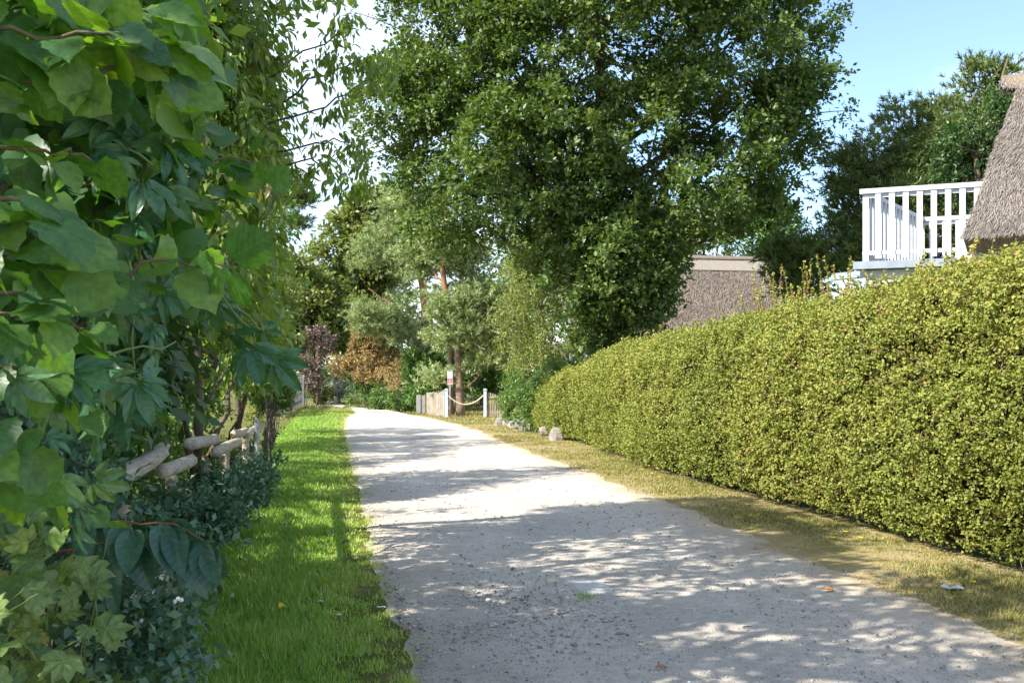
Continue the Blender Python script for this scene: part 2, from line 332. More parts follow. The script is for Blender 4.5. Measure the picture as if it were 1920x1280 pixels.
def clusters(blobs, n, shell=.5, back=.5, noise_f=.9, noise_cut=-.25, behind=False):
    B = np.array(blobs, float); w = (B[:, 3] * B[:, 5]) ; w /= w.sum()
    out = []
    while len(out) < n:
        k = rng.choice(len(B), size=n, p=w); dr = nrm(rn(n, 3)); r = shell + (1 - shell) * rng.random(n) ** .6
        q = B[k, :3] + dr * r[:, None] * B[k][:, 3:6]
        keep = ((dr[:, 1] < .25) | (rng.random(n) < back)) & (fbm(q, noise_f, 2) > noise_cut) & (q[:, 2] > .15)
        if behind: keep &= np.where(q[:, 2] < 1.6, q[:, 0] < XF(q[:, 1]) - .45, q[:, 0] < XF(q[:, 1]) + .05)
        out += list(zip(q[keep], k[keep]))
    P = np.array([o[0] for o in out[:n]]); K = np.array([o[1] for o in out[:n]])
    return P, nrm(P - B[K, :3] + np.array([0, 0, 1e-3])), K
def leafy(C, out, per, R, size, tpl, m, name='leaves', parent=None, flat=.75, twigs=6, droop=0., up=.6, width=None, sizevar=.3, rnd_pow=1.0):
    n = len(C); tot = n * per; ci = np.repeat(np.arange(n), per)
    td = nrm(rn(n, twigs, 3) * np.array([1, 1, flat]) + out[:, None] * .75 + np.array([0, 0, -droop]))
    ti = rng.integers(0, twigs, tot); D = td[ci, ti]; t = rng.random(tot) ** .7
    Rr = R * (.6 + .8 * rng.random(n))
    pos = C[ci] + D * (t * Rr[ci])[:, None] + rn(tot, 3) * R * .13
    pos[:, 2] -= droop * .35 * R * t
    yd = D * .6 + rn(tot, 3) * .6 + np.array([0, 0, -droop * 1.3])
    nr = out[ci] * .45 + rn(tot, 3) * .55 + np.array([0, 0, up])
    sc = size * (1 + sizevar * rn(tot)).clip(.5, 1.7)
    crnd = rng.random(n); rd = (.35 * crnd[ci] + .65 * rng.random(tot)) ** rnd_pow
    return foliage(name, tpl, pos, yd, nr, sc, rd, m, parent, None if width is None else sc * width)
def branches(root, trunk_pts, C, K, blobs, mat_, rad=.07, nsub=60, limb=True, name='limb', matsub=None):
    B = np.array(blobs, float); tp = np.asarray(trunk_pts, float); limbs = []
    for b in range(len(B)):
        c = B[b, :3]; i = np.argmin(np.abs(tp[:, 2] - max(tp[0, 2], c[2] - .55 * np.linalg.norm(tp[-1, :2] - c[:2]) - .4)) )
        mid = (tp[i] + c) / 2 + np.array([0, 0, -.08]) * np.linalg.norm(c - tp[i]) + rn(3) * .1
        pts = curve([tp[i], mid, c], 9, .025); limbs.append(pts)
        if limb: MB().tube(pts, np.linspace(rad, rad * .35, 9), 6).build(name, mat_, root, True)
    mb = MB()
    for j in rng.choice(len(C), size=min(nsub, len(C)), replace=False):
        L = limbs[K[j]]; s = L[rng.integers(3, 9)]
        mb.tube(curve([s, (s + C[j]) / 2 + rn(3) * .08, C[j]], 5), np.linspace(rad * .3, rad * .1, 5), 4, False)
    o = mb.build('branches', matsub or mat_, root); o['kind'] = 'stuff'
def pine_needles(C, out, tufts, R, nl, nw, m, parent, per=34, flat=.55, name='needles'):
    n = len(C); tt = n * tufts; ci = np.repeat(np.arange(n), tufts)
    off = rn(tt, 3) * np.array([1, 1, flat]) * R * .55; tc_ = C[ci] + off
    td = nrm(off / R + out[ci] * .5 + np.array([0, 0, .55]) + rn(tt, 3) * .25)
    k = np.repeat(np.arange(tt), per); tot = len(k)
    pos = tc_[k] - td[k] * (rng.random(tot) * nl * .9)[:, None]
    yd = td[k] * .75 + rn(tot, 3) * .55
    crnd = rng.random(n)[ci][k] * .5 + rng.random(tt)[k] * .25 + rng.random(tot) * .25
    sc = nl * rng.uniform(.7, 1.25, tot)
    return foliage(name, TN, pos, yd, rn(tot, 3), sc, crnd, m, parent, np.full(tot, nw))

# ================================================================= THE SETTING
# lane edges from ground points
def edge(pts):
    g = np.array([G(x, y) for x, y in pts]); g = g[np.argsort(g[:, 1])]; return g[:, 1], g[:, 0]
Ld, Lx = edge([(770, 1280), (747, 1190), (712, 1120), (694, 1060), (680, 960), (664, 900), (651, 850), (645, 810), (646, 785), (656, 777), (668, 772), (648, 764), (613, 760.0), (612, 755)])
Rd, Rx = edge([(1900, 1190), (1640, 1085), (1450, 1010), (1300, 950), (1160, 897), (1050, 860), (960, 830), (900, 803), (820, 785), (760, 774), (735, 768), (690, 765), (652, 761), (645, 755)])
def XL(d): d = np.asarray(d, float); return np.where(d < Ld[0], Lx[0] + (d - Ld[0]) * -.19, np.interp(d, Ld, Lx))
def XR(d): d = np.asarray(d, float); return np.where(d < Rd[0], Rx[0] + (d - Rd[0]) * -.19, np.interp(d, Rd, Rx))
def XF(d): return -.95 - .18 * np.asarray(d, float)                       # line of the log fence
Hd, Hx = edge([(1920, 1100), (1700, 1035), (1400, 942), (1200, 882), (1080, 835)])
def XH(d): d = np.asarray(d, float); return np.where(d < Hd[0], Hx[0] + (d - Hd[0]) * -.17, np.where(d > Hd[-1], Hx[-1] + (d - Hd[-1]) * -.15, np.interp(d, Hd, Hx)))   # foot of the hedge

def grid(name, X, Y, Z, m, kind='structure'):
    r, c = X.shape; V = np.stack([X, Y, Z], -1).reshape(-1, 3); i = np.arange(r * c).reshape(r, c)
    Q = np.stack([i[:-1, :-1], i[:-1, 1:], i[1:, 1:], i[1:, :-1]], -1).reshape(-1, 4)
    me = mesh_np(name, V, Q, None, 4); me.polygons.foreach_set('use_smooth', [True] * len(me.polygons))
    o = obj(name, me, m); o['kind'] = kind; return o
gx = np.concatenate([[-900, -400, -150, -60, -30], np.arange(-16, 12.1, .35), [20, 40, 90, 200, 500, 900]])
gy = np.concatenate([[-300, -60, -20], np.arange(-6, 30, .35), np.arange(30, 75, 1.0), [90, 120, 200, 400, 900, 1500]])
X, Y = np.meshgrid(gx, gy); grid('ground', X, Y, hgt(X, Y), M_ground)
dd = np.concatenate([np.arange(-4, 14, .12), np.arange(14, 57.5, .4)]); tt = np.linspace(0, 1, 40)
Dm, Tm = np.meshgrid(dd, tt, indexing='ij')
p1 = np.stack([dd, np.zeros_like(dd), np.zeros_like(dd)], -1)
wob = np.clip(dd / 12, .3, 1); xl = XL(dd) - .10 + .05 * fbm(p1, 4, 4) + .04 * fbm(p1, 16, 2); xr = XR(dd) + .12 * fbm(p1, 2.6, 9) + .06 * fbm(p1, 9, 1) + .04 * fbm(p1, 28, 6)
Xm = xl[:, None] + (xr - xl)[:, None] * Tm
ed = np.minimum(Tm, 1 - Tm) * (xr - xl)[:, None]
Zm = hgt(Xm, Dm) - .012 + .030 * np.clip(ed / .28, 0, 1) + .006 * fbm(np.stack([Xm, Dm, Xm * 0], -1), 5, 2) - .012 * np.exp(-((Tm - .3) / .09) ** 2) - .012 * np.exp(-((Tm - .72) / .09) ** 2)
pth = grid('path', Xm, Dm, Zm, M_lane)
at_ = pth.data.attributes.new('lat', 'FLOAT', 'POINT'); at_.data.foreach_set('value', Tm.ravel().astype(np.float32))
def zl(x, y): return float(hgt(x, y)) + .018
# dry verge between the lane and the hedge, running on to the rope entrance
dv = np.concatenate([np.arange(-4, 20, .25), np.arange(20, 42.1, .6)]); tv_ = np.linspace(0, 1, 14)
vl = XR(dv) - .35; vr = np.where(dv < 28, XH(dv) + .55, np.interp(dv, [28, 33, 42], [XH(28) + .55, 2.6, 3.2]))
Dv, Tv = np.meshgrid(dv, tv_, indexing='ij'); Xv = vl[:, None] + (vr - vl)[:, None] * Tv
grid('verge', Xv, Dv, hgt(Xv, Dv) + .006 - .05 * (Tv > .99), M_verge)
# sandy tongue beside the far bend
def patch(name, cx, cy, rx, ry, m):
    a = np.linspace(0, 2 * np.pi, 37)[:-1]; rr = 1 + .12 * np.sin(3 * a + 1) + .07 * np.sin(7 * a)
    vs = [(cx, cy, float(hgt(cx, cy)) + .02)] + [(cx + rx * r * math.cos(t), cy + ry * r * math.sin(t), float(hgt(cx + rx * math.cos(t), cy + ry * math.sin(t))) + .006) for t, r in zip(a, rr)]
    o = MB().add(vs, [(0, i + 1, (i + 1) % 36 + 1) for i in range(36)]).build(name, m, None, True); o['kind'] = 'structure'
c = G(636, 767.5); patch('sandy_ground', c[0], c[1], .85, 4.6, M_verge)

# ---- grass
def blades(name, x, y, h, w, lean, rnd, m, simple=True):
    n = len(x); z = hgt(x, y); b = np.stack([x, y, z], -1); a = rng.random(n) * 6.283
    side = np.stack([np.cos(a), np.sin(a), np.zeros(n)], -1); ln = np.stack([np.cos(a + 1.57), np.sin(a + 1.57), np.zeros(n)], -1) * lean[:, None]
    h3 = np.stack([np.zeros(n), np.zeros(n), h], -1)
    if simple:
        V = np.stack([b - side * w[:, None] / 2, b + side * w[:, None] / 2, b + h3 + ln], 1).reshape(-1, 3); T = np.arange(n * 3).reshape(-1, 3); k = 3
    else:
        V = np.stack([b - side * w[:, None] / 2, b + side * w[:, None] / 2, b + h3 * .55 + ln * .3 - side * w[:, None] * .4,
                      b + h3 * .55 + ln * .3 + side * w[:, None] * .4, b + h3 + ln], 1).reshape(-1, 3); k = 5
        T = (np.array([[0, 1, 3], [0, 3, 2], [2, 3, 4]])[None] + (np.arange(n) * 5)[:, None, None]).reshape(-1, 3)
    o = obj(name, mesh_np(name, V, T, np.repeat(rnd, k)), m); o['kind'] = 'stuff'; return o
n = 210000
d = 3.8 * (46 / 3.8) ** (rng.random(n) ** 1.15)
t = rng.random(n); x = XF(d) - .5 + (XL(d) + .16 - XF(d) + .5) * t
p3 = np.stack([x, d, x * 0], -1); pn = fbm(p3, 3.2, 1); fine = fbm(p3, 14, 5); tuft = fbm(p3, 34, 8, 2)
eg = np.clip((XL(d) + .12 + .22 * fine - x) / .85, 0, 1)
keep = rng.random(n) < np.clip(.14 + eg * .95 + .6 * fine * (1.3 - eg), .03, 1); x, d, eg, pn, fine, tuft = [a[keep] for a in (x, d, eg, pn, fine, tuft)]; n = len(x)
h = ((.016 + .048 * eg) * (1 + .45 * pn + .55 * tuft)).clip(.012, .16) * rng.uniform(.5, 1.4, n); w = (.0036 + .0008 * d) * rng.uniform(.7, 1.2, n)
rd = (.42 * rng.random(n) + .16 * (pn + 1) / 2 + .42 * (1 - eg) ** 1.3 + .10 * fine + .07 * tuft + .02).clip(0, 1); rd = np.where(rng.random(n) < .05, .8 + .2 * rng.random(n), rd)
lab_ = 'lush green grass verge between the log fence and the gravel lane'; nr_ = d < 8
go = blades('grass', x, d, h, w * np.where(nr_, 1, 1.25), h * rng.uniform(.1, 1.1, n), rd, LM['grass']); tag(go, lab_, 'grass')
n = 150000
d = 4.5 * (40 / 4.5) ** (rng.random(n) ** 1.1); x = XR(d) - .3 + (XH(d) + .25 - XR(d) + .3) * rng.random(n)
x = np.where(d > 27, XR(d) - .1 + (2.9 - XR(d)) * rng.random(n), x)
p3 = np.stack([x, d, x * 0], -1); pn = fbm(p3, 1.7, 6); fine = fbm(p3, 7, 2)
keep = rng.random(n) < np.clip(.62 + .5 * pn + .5 * fine, .08, 1) * np.clip((x - XR(d) + .25) / .6, .06, 1); x, d, pn = x[keep], d[keep], pn[keep]; n = len(x)
h = (.026 + .022 * pn).clip(.012, .07) * rng.uniform(.6, 1.5, n); rd = (.75 * rng.random(n) + .25 * (1 - pn) / 2).clip(0, 1)
tag(blades('dry_grass', x, d, h, (.0035 + .0009 * d) * rng.uniform(.7, 1.2, n), h * rng.uniform(.3, 1.3, n), rd, LM['dry']), 'short dry yellowish grass along the foot of the clipped hedge', 'grass')
n = 26000                                                     # lawn far beyond the rope entrance and by the far bend
d = rng.uniform(36, 62, n); x = rng.uniform(-13, 4, n); ok = (x < XL(d) - .1) | (x > XR(d) + .1); x, d = x[ok], d[ok]; n = len(x)
tag(blades('far_grass', x, d, rng.uniform(.04, .11, n), np.full(n, .04), rng.uniform(0, .06, n), rng.random(n) ** .8, LM['dry']), 'thin grass around the rope entrance and the far bend', 'grass')
# ---- gravel stones
n = 32000
d = 4.6 * (20 / 4.6) ** (rng.random(n) ** 1.3); x = XL(d) + .05 + (XR(d) - XL(d) - .1) * rng.random(n)
p3 = np.stack([x, d, x * 0], -1); c0 = G(880, 1130); near = np.exp(-(((x - c0[0]) / .9) ** 2 + ((d - c0[1]) / 1.3) ** 2))
le = np.exp(-((x - XL(d)) / .4) ** 2)
keep = rng.random(n) < np.clip(.22 + .35 * fbm(p3, 1.1, 8) + .8 * near + .35 * le, .04, 1); x, d, near = x[keep], d[keep], near[keep]; n = len(x)
oct_ = (np.array([[1, 0, 0], [-1, 0, 0], [0, 1, 0], [0, -1, 0], [0, 0, .55], [0, 0, -.5]], float), np.array([[0, 2, 4], [2, 1, 4], [1, 3, 4], [3, 0, 4], [2, 0, 5], [1, 2, 5], [3, 1, 5], [0, 3, 5]]))
sc = rng.lognormal(math.log(.0048), .45, n).clip(.0025, .018) * (1 + .04 * d) * (1 + .5 * near)
M_grav = leaf_mat('gravel_stone', [(0, (.18, .175, .17)), (.35, (.36, .34, .315)), (.9, (.50, .47, .43)), (1, (.66, .64, .60))], 0, .85, .2, (1, 1, 1))
Zs = hgt(x, d) + .018
foliage('gravel', oct_, np.stack([x, d, Zs], -1), nrm(rn(n, 3) * np.array([1, 1, .1])), np.array([0, 0, 1.]) + rn(n, 3) * .2, sc, rng.random(n), M_grav, None, sc * rng.uniform(.6, 1.1, n))
tag(bpy.data.objects['gravel'], 'loose grey gravel strewn over the pale lane', 'gravel')

# ================================================================= THE HEDGE
hedge = thing('hedge', 'long clipped yellow-green hawthorn hedge beside the dry verge', 'hedge')
HHd = [0, 7.5, 10, 12.7, 17, 22, 26, 31]; HHh = [2.62, 2.60, 2.57, 2.50, 2.36, 2.05, 1.75, 1.25]
def HH(d): return np.interp(d, HHd, HHh)
TH = 1.5
Pl = 3.6
def hedge_pt(d, s, inset=0.):
    """s 0..1 runs up the front, 1..1.5 over the rounded shoulder and top, to 2 down the back"""
    h = HH(d) ; s = np.asarray(s, float)
    th = np.interp(s, [0, .02, .35, .8, 1.0, 1.12, 1.3, 1.6, 1.75, 2.0], [.22, .12, -.06, .04, .22, .42, .75, 1.2, 1.42, 1.42])
    zz = np.interp(s, [0, .02, .35, .8, 1.0, 1.12, 1.3, 1.6, 1.75, 2.0], [.04, .06, .36, .78, .93, .985, 1.0, .985, .86, .1]) * h
    P = np.stack([XH(d) + th * TH / 1.5, d, zz], -1)
    b = fbm(P, 1.6, 3, 2) * .13 + fbm(P, 6, 5, 2) * .05
    e = 1e-2
    nx = np.interp(s, [0, .8, 1.0, 1.3, 1.6, 1.75, 2], [-1, -.97, -.75, -.1, .2, .9, 1]); nz_ = np.sqrt(np.clip(1 - nx ** 2, 0, 1))
    nn = nrm(np.stack([nx, nx * .17, nz_], -1)); return P + nn * (b - inset)[..., None], nn
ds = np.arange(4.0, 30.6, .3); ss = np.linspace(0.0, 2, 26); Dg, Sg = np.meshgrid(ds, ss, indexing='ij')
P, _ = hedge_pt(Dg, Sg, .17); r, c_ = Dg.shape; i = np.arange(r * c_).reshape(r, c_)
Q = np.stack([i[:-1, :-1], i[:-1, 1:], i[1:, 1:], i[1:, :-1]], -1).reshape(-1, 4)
o = obj('twig_shade_core', mesh_np('twig_shade_core', P.reshape(-1, 3), Q, None, 4), M_core, hedge); o['kind'] = 'stuff'  # solid sheet for the inner twig mass, coloured dark to read as shaded depth
ns, per = 36000, 8                                            # sprigs of a few leaves each
d = 5.6 * (31 / 5.6) ** (rng.random(ns) ** 1.05); s = np.where(rng.random(ns) < .72, rng.random(ns) ** .9, 1 + .62 * rng.random(ns))
P, nn = hedge_pt(d, s, 0.0); dep = np.minimum(rng.exponential(.06, ns), .2) - .05 * rng.random(ns) ** 3 - np.where(s > .9, .05 * rng.random(ns) ** 2, 0)
dep = dep + .13 * np.clip(-fbm(P, 7, 4, 2) - .15, 0, 1)
P = P - nn * dep[:, None]; k_ = np.repeat(np.arange(ns), per); n = ns * per
sz = .0265 * (1 + .034 * (d - 6)); sdir_ = nrm(rn(ns, 3) + nn * .9 + np.array([0, 0, .35])); tt_ = rng.random(n)
pos = P[k_] + sdir_[k_] * ((tt_ - .3) * sz[k_] * 2.6)[:, None] + rn(n, 3) * (sz[k_] * .45)[:, None]; pos[:, 2] = pos[:, 2].clip(.02, None)
big = fbm(P, 1.3, 12); srnd = rng.random(ns)
rd = (.38 * rng.random(n) + .24 * srnd[k_] + .34 * (big[k_] + .6) / 2 + .22 * (srnd[k_] > .965) + .14 * (pos[:, 2] / 2.6) + .35 * np.clip(fbm(P, 4.5, 21, 2) - .55, 0, 1)[k_]).clip(0, 1)
foliage('leaves', T4(.78, .14), pos, sdir_[k_] * .5 + rn(n, 3) * .75, nn[k_] * .6 + rn(n, 3) * .6 + np.array([0, 0, .5]), sz[k_] * rng.uniform(.7, 1.35, n), rd, LM['hedge'], hedge)
nt_ = 5000
d = 5.6 * (30 / 5.6) ** rng.random(nt_); P, nn = hedge_pt(d, rng.random(nt_) * 1.35, .03); ty = nrm(rn(nt_, 3) + nn * .25 + np.array([0, 0, .3]))
foliage('twigs', TN, P - ty * .06, ty, rn(nt_, 3), .14 * rng.uniform(.5, 1.6, nt_), rng.random(nt_), leaf_mat('hedge_twig', [(0, (.10, .07, .045)), (.6, (.22, .15, .09)), (1, (.36, .26, .17))], 0, .8, .2), hedge, .0045 + .0003 * d)
mb = MB()
for dv_ in np.arange(6, 29, .55):                               # stems at the foot
    x0 = float(XH(dv_)) + .60 + random.uniform(-.1, .2); mb.tube([(x0, dv_, -.03), (x0 + random.uniform(-.1, .1), dv_ + random.uniform(-.1, .1), .35), (x0 - random.uniform(0, .25), dv_ + random.uniform(-.2, .2), .8)], [.022, .018, .012], 5)
mb.build('stems', M_twig, hedge)['kind'] = 'stuff'
def shoot(root, base, tip, nl, size, m, name='shoot'):
    pts = curve([base, (np.array(base) + tip) / 2 + rn(3) * .04, tip], 7)
    mb = MB().tube(pts, np.linspace(.006, .002, 7), 4); k = np.sort(rng.random(nl) * .9 + .1)
    pos = np.stack([np.interp(k, np.linspace(0, 1, 7), pts[:, a]) for a in range(3)], -1); yd = nrm(rn(nl, 3) + np.array([0, 0, .4]))
    o = mb.build(name, M_redstem, root)
    V, T = scatter(T4(.75, .12), pos, yd, rn(nl, 3) + np.array([0, 0, .6]), size * rng.uniform(.6, 1.3, nl))
    l = obj('shoot_leaves', mesh_np('shoot_leaves', V, T, np.repeat(rng.random(nl) * .6 + .4, 4)), m, o); l['kind'] = 'stuff'
for k in range(150):
    if k < 30: pxx = random.uniform(1400, 1620); hh = random.uniform(.25, .75)
    else: pxx = random.uniform(1130, 1910); hh = random.uniform(.08, .30)
    dv_ = 0.0
    lo, hi = 6.0, 29.0
    for _ in range(30):
        dv_ = (lo + hi) / 2
        if (XH(dv_) + .7) / dv_ * F + CXP > pxx: lo = dv_
        else: hi = dv_
    b, _n = hedge_pt(np.array([dv_]), np.array([random.uniform(1.05, 1.5)]), .05); b = b[0]
    shoot(hedge, b, b + np.array([random.uniform(-.12, .12), random.uniform(-.1, .1), hh]), int(22 + 50 * hh), .035, LM['hedge'])

# ---- boulders at the hedge end and the leafy bushes over them
def boulder(c, r, seed, label):
    mb = MB(); ph = 11; th_ = 8; vs = []
    for a in range(th_ + 1):
        for b in range(ph):
            u = math.pi * a / th_; v_ = 2 * math.pi * b / ph
            p = np.array([math.sin(u) * math.cos(v_), math.sin(u) * math.sin(v_), math.cos(u)])
            k = .95 + .20 * float(fbm(p + seed, 4.0, seed)) + .07 * float(fbm(p + seed, 11, seed)); p = np.sign(p) * np.abs(p) ** .72
            vs.append(np.array(c) + p * k * np.array(r))
    fs = [(a * ph + b, a * ph + (b + 1) % ph, (a + 1) * ph + (b + 1) % ph, (a + 1) * ph + b) for a in range(th_) for b in range(ph)]
    tag(mb.add(vs, fs).build('boulder', M_stone, None, False), label, 'boulder', 'boulders edging the verge at the hedge end')
bl = ['pale boulder beside the slatted fence at the rope entrance', 'upright boulder second along from the slatted fence',
      'split boulder in the middle of the row at the hedge end', 'slim upright boulder under the leafy bush', 'low boulder half under the leafy bush',
      'shaded boulder tucked under the hedge end', 'small boulder furthest along the row from the slatted fence']
for k, (px, py, rw) in enumerate([(943, 797, .21), (955, 799, .19), (967, 803, .20), (979, 806, .18), (989, 809, .17), (1029, 818, .20), (1046, 826, .17)]):
    g = G(px, py); boulder((g[0], g[1] + .2, .09 + .05 * (k % 2)), (rw * 1.3, .30, .20 + .05 * math.sin(k * 2.3)), k * 1.3, bl[k])

def bush(name, label, blobs, base, leaf, size, n, per, R, tpl=None, group=None, droop=0., stem=True, back=.5, cut=-.3, shell=.45, cat='bush', flat=.75, up=.6, crown='foliage', rad=.03, twigs=6, behind=False):
    root = thing(name, label, cat, group)
    C, out, K = clusters(blobs, n, shell, back, noise_cut=cut, behind=behind)
    leafy(C, out, per, R, size, tpl or T4(.6), LM[leaf], crown, root, droop=droop, flat=flat, up=up, twigs=twigs)
    base = np.array(base, float)
    if stem:
        top = np.array(blobs[0][:3]); tp = curve([base + np.array([0, 0, -.05]), (base + top) / 2 + rn(3) * .06, top], 8)
        MB().tube(tp, np.linspace(rad * 1.6, rad, 8), 7, rough=.1).build('trunk', M_bark, root, True)
        branches(root, tp, C, K, blobs, M_bark, rad, min(50, n // 3))
    at_base(root, base); return root
def gz(px, d, z=0.): return np.array([(px - CXP) / F * d, d, z])
bush('bush', 'leafy bright green bush overhanging the boulders at the hedge end', [blob(985, 735, 30, 50, 45), blob(1015, 760, 28.5, 40, 40), blob(1040, 715, 29, 40, 45), blob(960, 750, 31.5, 26, 30)],
     gz(1010, 30.2), 'shrub', .075, 120, 120, .28, droop=.2)

# ================================================================= OAK
OD = 26.0
def ob(px, py, rx, ry, dd=0.): return blob(px, py, OD + dd, rx, ry)
oak_blobs = [ob(860, 90, 165, 200, .5), ob(1120, 60, 230, 200, -1), ob(1370, 80, 180, 190), ob(1000, 300, 170, 140, -1.2), ob(1240, 300, 190, 140, -1), ob(1430, 270, 105, 120, .3),
             ob(795, 230, 95, 130, .6), ob(850, 375, 110, 85, .5), ob(1130, 450, 120, 110, -.8), ob(1145, 560, 75, 60, -.6), ob(1100, -170, 300, 150), ob(1400, -110, 160, 120), ob(830, -130, 150, 120),
             ob(1390, 370, 95, 50, .5), ob(960, 420, 85, 60), ob(1495, 110, 35, 80, .4), ob(1120, 520, 130, 80, -1), ob(1170, 440, 70, 50, -.8), ob(1145, 615, 65, 50, -.9), ob(1110, 600, 60, 50, -.8), ob(1060, 470, 80, 60, -.6)]
oak = thing('oak_tree', 'large spreading oak tree with dense dark green crown behind the hedge', 'tree')
base = gz(1150, OD); tp = curve([base + [0, 0, -.1], base + [.05, 0, 2.0], A(1150, 470, OD), A(1140, 300, OD), A(1120, 100, OD), A(1110, -120, OD)], 14, .03)
C0, o0, K0 = clusters(oak_blobs, 230, .55, .55, .8, -1.2)              # boughs, then leaf clusters over each bough
rb0 = rng.uniform(.55, 1.0, 230); C1, o1, K1 = clusters([(*c_, r_ * 1.05, r_ * 1.05, r_ * .72) for c_, r_ in zip(C0, rb0)], 2900, .55, .7, .8, -2)
C2, o2, K2 = clusters(oak_blobs, 1000, .1, .6, .8, -2); C = np.concatenate([C1, C2]); out = np.concatenate([nrm(o1 + .4 * o0[K1] + [0, 0, .25]), o2]); K = np.concatenate([K0[K1], K2])
leafy(C, out, 72, .41, .120, T4(.62, .12), LM['oak'], 'crown', oak, twigs=8)
MB().tube(tp, np.interp(np.linspace(0, 1, 14), [0, .1, .5, 1], [.42, .30, .22, .08]), 12, rough=.06).build('trunk', M_bark, oak, True)
for tgt, st in (((1200, 420), 3), ((1260, 300), 3), ((1090, 430), 3)):
    q = A(*tgt, OD - .4); MB().tube(curve([base + [.1, 0, .9], (base + [.3, -.1, 2.2] + q) / 2, q], 9, .02), np.linspace(.2, .1, 9), 9, rough=.06).build('stem', M_bark, oak, True)
branches(oak, tp, C, K, oak_blobs, M_bark, .085, 110)
sp = [np.array(A(1575, 225, OD)), A(1560, 40, OD), A(1540, 300, OD), A(1530, 370, OD), A(1590, 210, OD), A(690, 120, OD), A(680, 30, OD), A(700, 290, OD), A(735, 330, OD)]
so_ = nrm(np.array([[1, 0, .2], [1, 0, .5], [1, 0, -.2], [1, 0, -.5], [1, 0, .1], [-1, 0, 0], [-1, 0, .4], [-1, 0, -.3], [-.6, 0, -.6]], float))
leafy(np.array(sp), so_, 70, .55, .10, T4(.62, .12), LM['oak'], 'outer_sprays', oak, twigs=5)
mb = MB()
for q, v in zip(sp, so_): mb.tube(curve([q - v * 1.6, q - v * .5 + [0, 0, .08], q + v * .3], 6), np.linspace(.02, .006, 6), 4)
mb.build('spray_twigs', M_bark, oak)['kind'] = 'stuff'
at_base(oak, base)

# weeping birch with ivy and dead wood between the pines and the oak
bush('birch_tree', 'weeping birch with hanging pale leaf curtains and a white trunk', [blob(1000, 540, 33, 50, 95), blob(960, 600, 33.5, 30, 90), blob(1040, 620, 32.5, 45, 70), blob(1000, 690, 32.5, 50, 50), blob(1075, 560, 33, 40, 60), blob(1005, 470, 33.5, 60, 40)],
     gz(1072, 33), 'light', .065, 240, 110, .42, droop=.9, cat='tree', up=.2, crown='crown', rad=.05)
bt = thing('dead_birch', 'bare white birch trunk with pale dead branches beside the oak', 'tree')
b0 = gz(1073, 31); MB().tube(curve([b0 + [0, 0, -.1], A(1073, 680, 31), A(1070, 600, 31), A(1062, 540, 31)], 9, .01), np.linspace(.085, .04, 9), 8, rough=.08).build('trunk', surf('birch_bark', (.14, .12, .10), (.46, .43, .39), 9, .85, .4), bt, True)
for pts in ([(1071, 610), (1062, 575), (1058, 540)], [(1071, 640), (1080, 590), (1078, 555)], [(1072, 600), (1050, 560), (1030, 545), (1018, 570)], [(1073, 655), (1055, 640), (1035, 645)], [(1072, 660), (1090, 630), (1100, 610)], [(1076, 690), (1050, 655), (1034, 648)], [(1076, 605), (1075, 560), (1066, 520)]):
    MB().tube(curve([A(x, y, 31 - .1 * j) for j, (x, y) in enumerate(pts)], 7, .012), np.linspace(.035, .012, 7), 5).build('branch', M_dead, bt)
at_base(bt, b0)
st = thing('tree_stump', 'grey weathered stump poking up behind the hedge', 'stump')
q = A(1103, 650, 27.5); MB().tube([(q[0], q[1], -.05), (q[0], q[1], 1.6), (q[0] + .03, q[1], 2.35), (q[0] + .05, q[1], 2.62)], [.2, .17, .15, .08], 9, rough=.22).build('trunk', M_dead, st)
for k in range(7):
    a = k * .9; MB().tube([(q[0] + .08 * math.cos(a), q[1] + .08 * math.sin(a), 2.3), (q[0] + .16 * math.cos(a), q[1] + .1 * math.sin(a), 2.62 + .04 * k)], [.03, .008], 5).build('splinter', M_dead, st)
at_base(st, (q[0], q[1], 0))

# ================================================================= PINES
def pine(label, base, trunk, radii, blobs, n, tufts=14, R=.55, nl=.20, nw=.042, m='pine', split=.45, dead=(), per=15, back=.5, extra=(), cut=-.3, limbmat=None):
    root = thing('pine_tree', label, 'tree'); pts = curve(trunk, 14, .015); k = int(14 * split)
    r = np.interp(np.linspace(0, 1, 14), np.linspace(0, 1, len(radii)), radii)
    MB().tube(pts[:k + 1], r[:k + 1], 10, rough=.07).build('trunk', M_pinebark, root, True)
    MB().tube(pts[k:], r[k:], 10, rough=.05).build('upper_trunk', M_pineupper, root, True)
    for ex, er in extra: MB().tube(curve(ex, 9, .01), er, 9, rough=.07).build('stem', M_pinebark, root, True)
    C, out, K = clusters(blobs, n, .35, back, .9, cut)
    pine_needles(C, out, tufts, R, nl, nw, LM[m], root, per)
    branches(root, pts, C, K, blobs, limbmat or M_pineupper, .045, 70, matsub=limbmat or M_pinebark)
    for dpts in dead: MB().tube(curve(dpts, 7, .03), np.linspace(.03, .008, 7), 5).build('dead_branch', M_dead, root)
    at_base(root, base); return root
d1 = 47
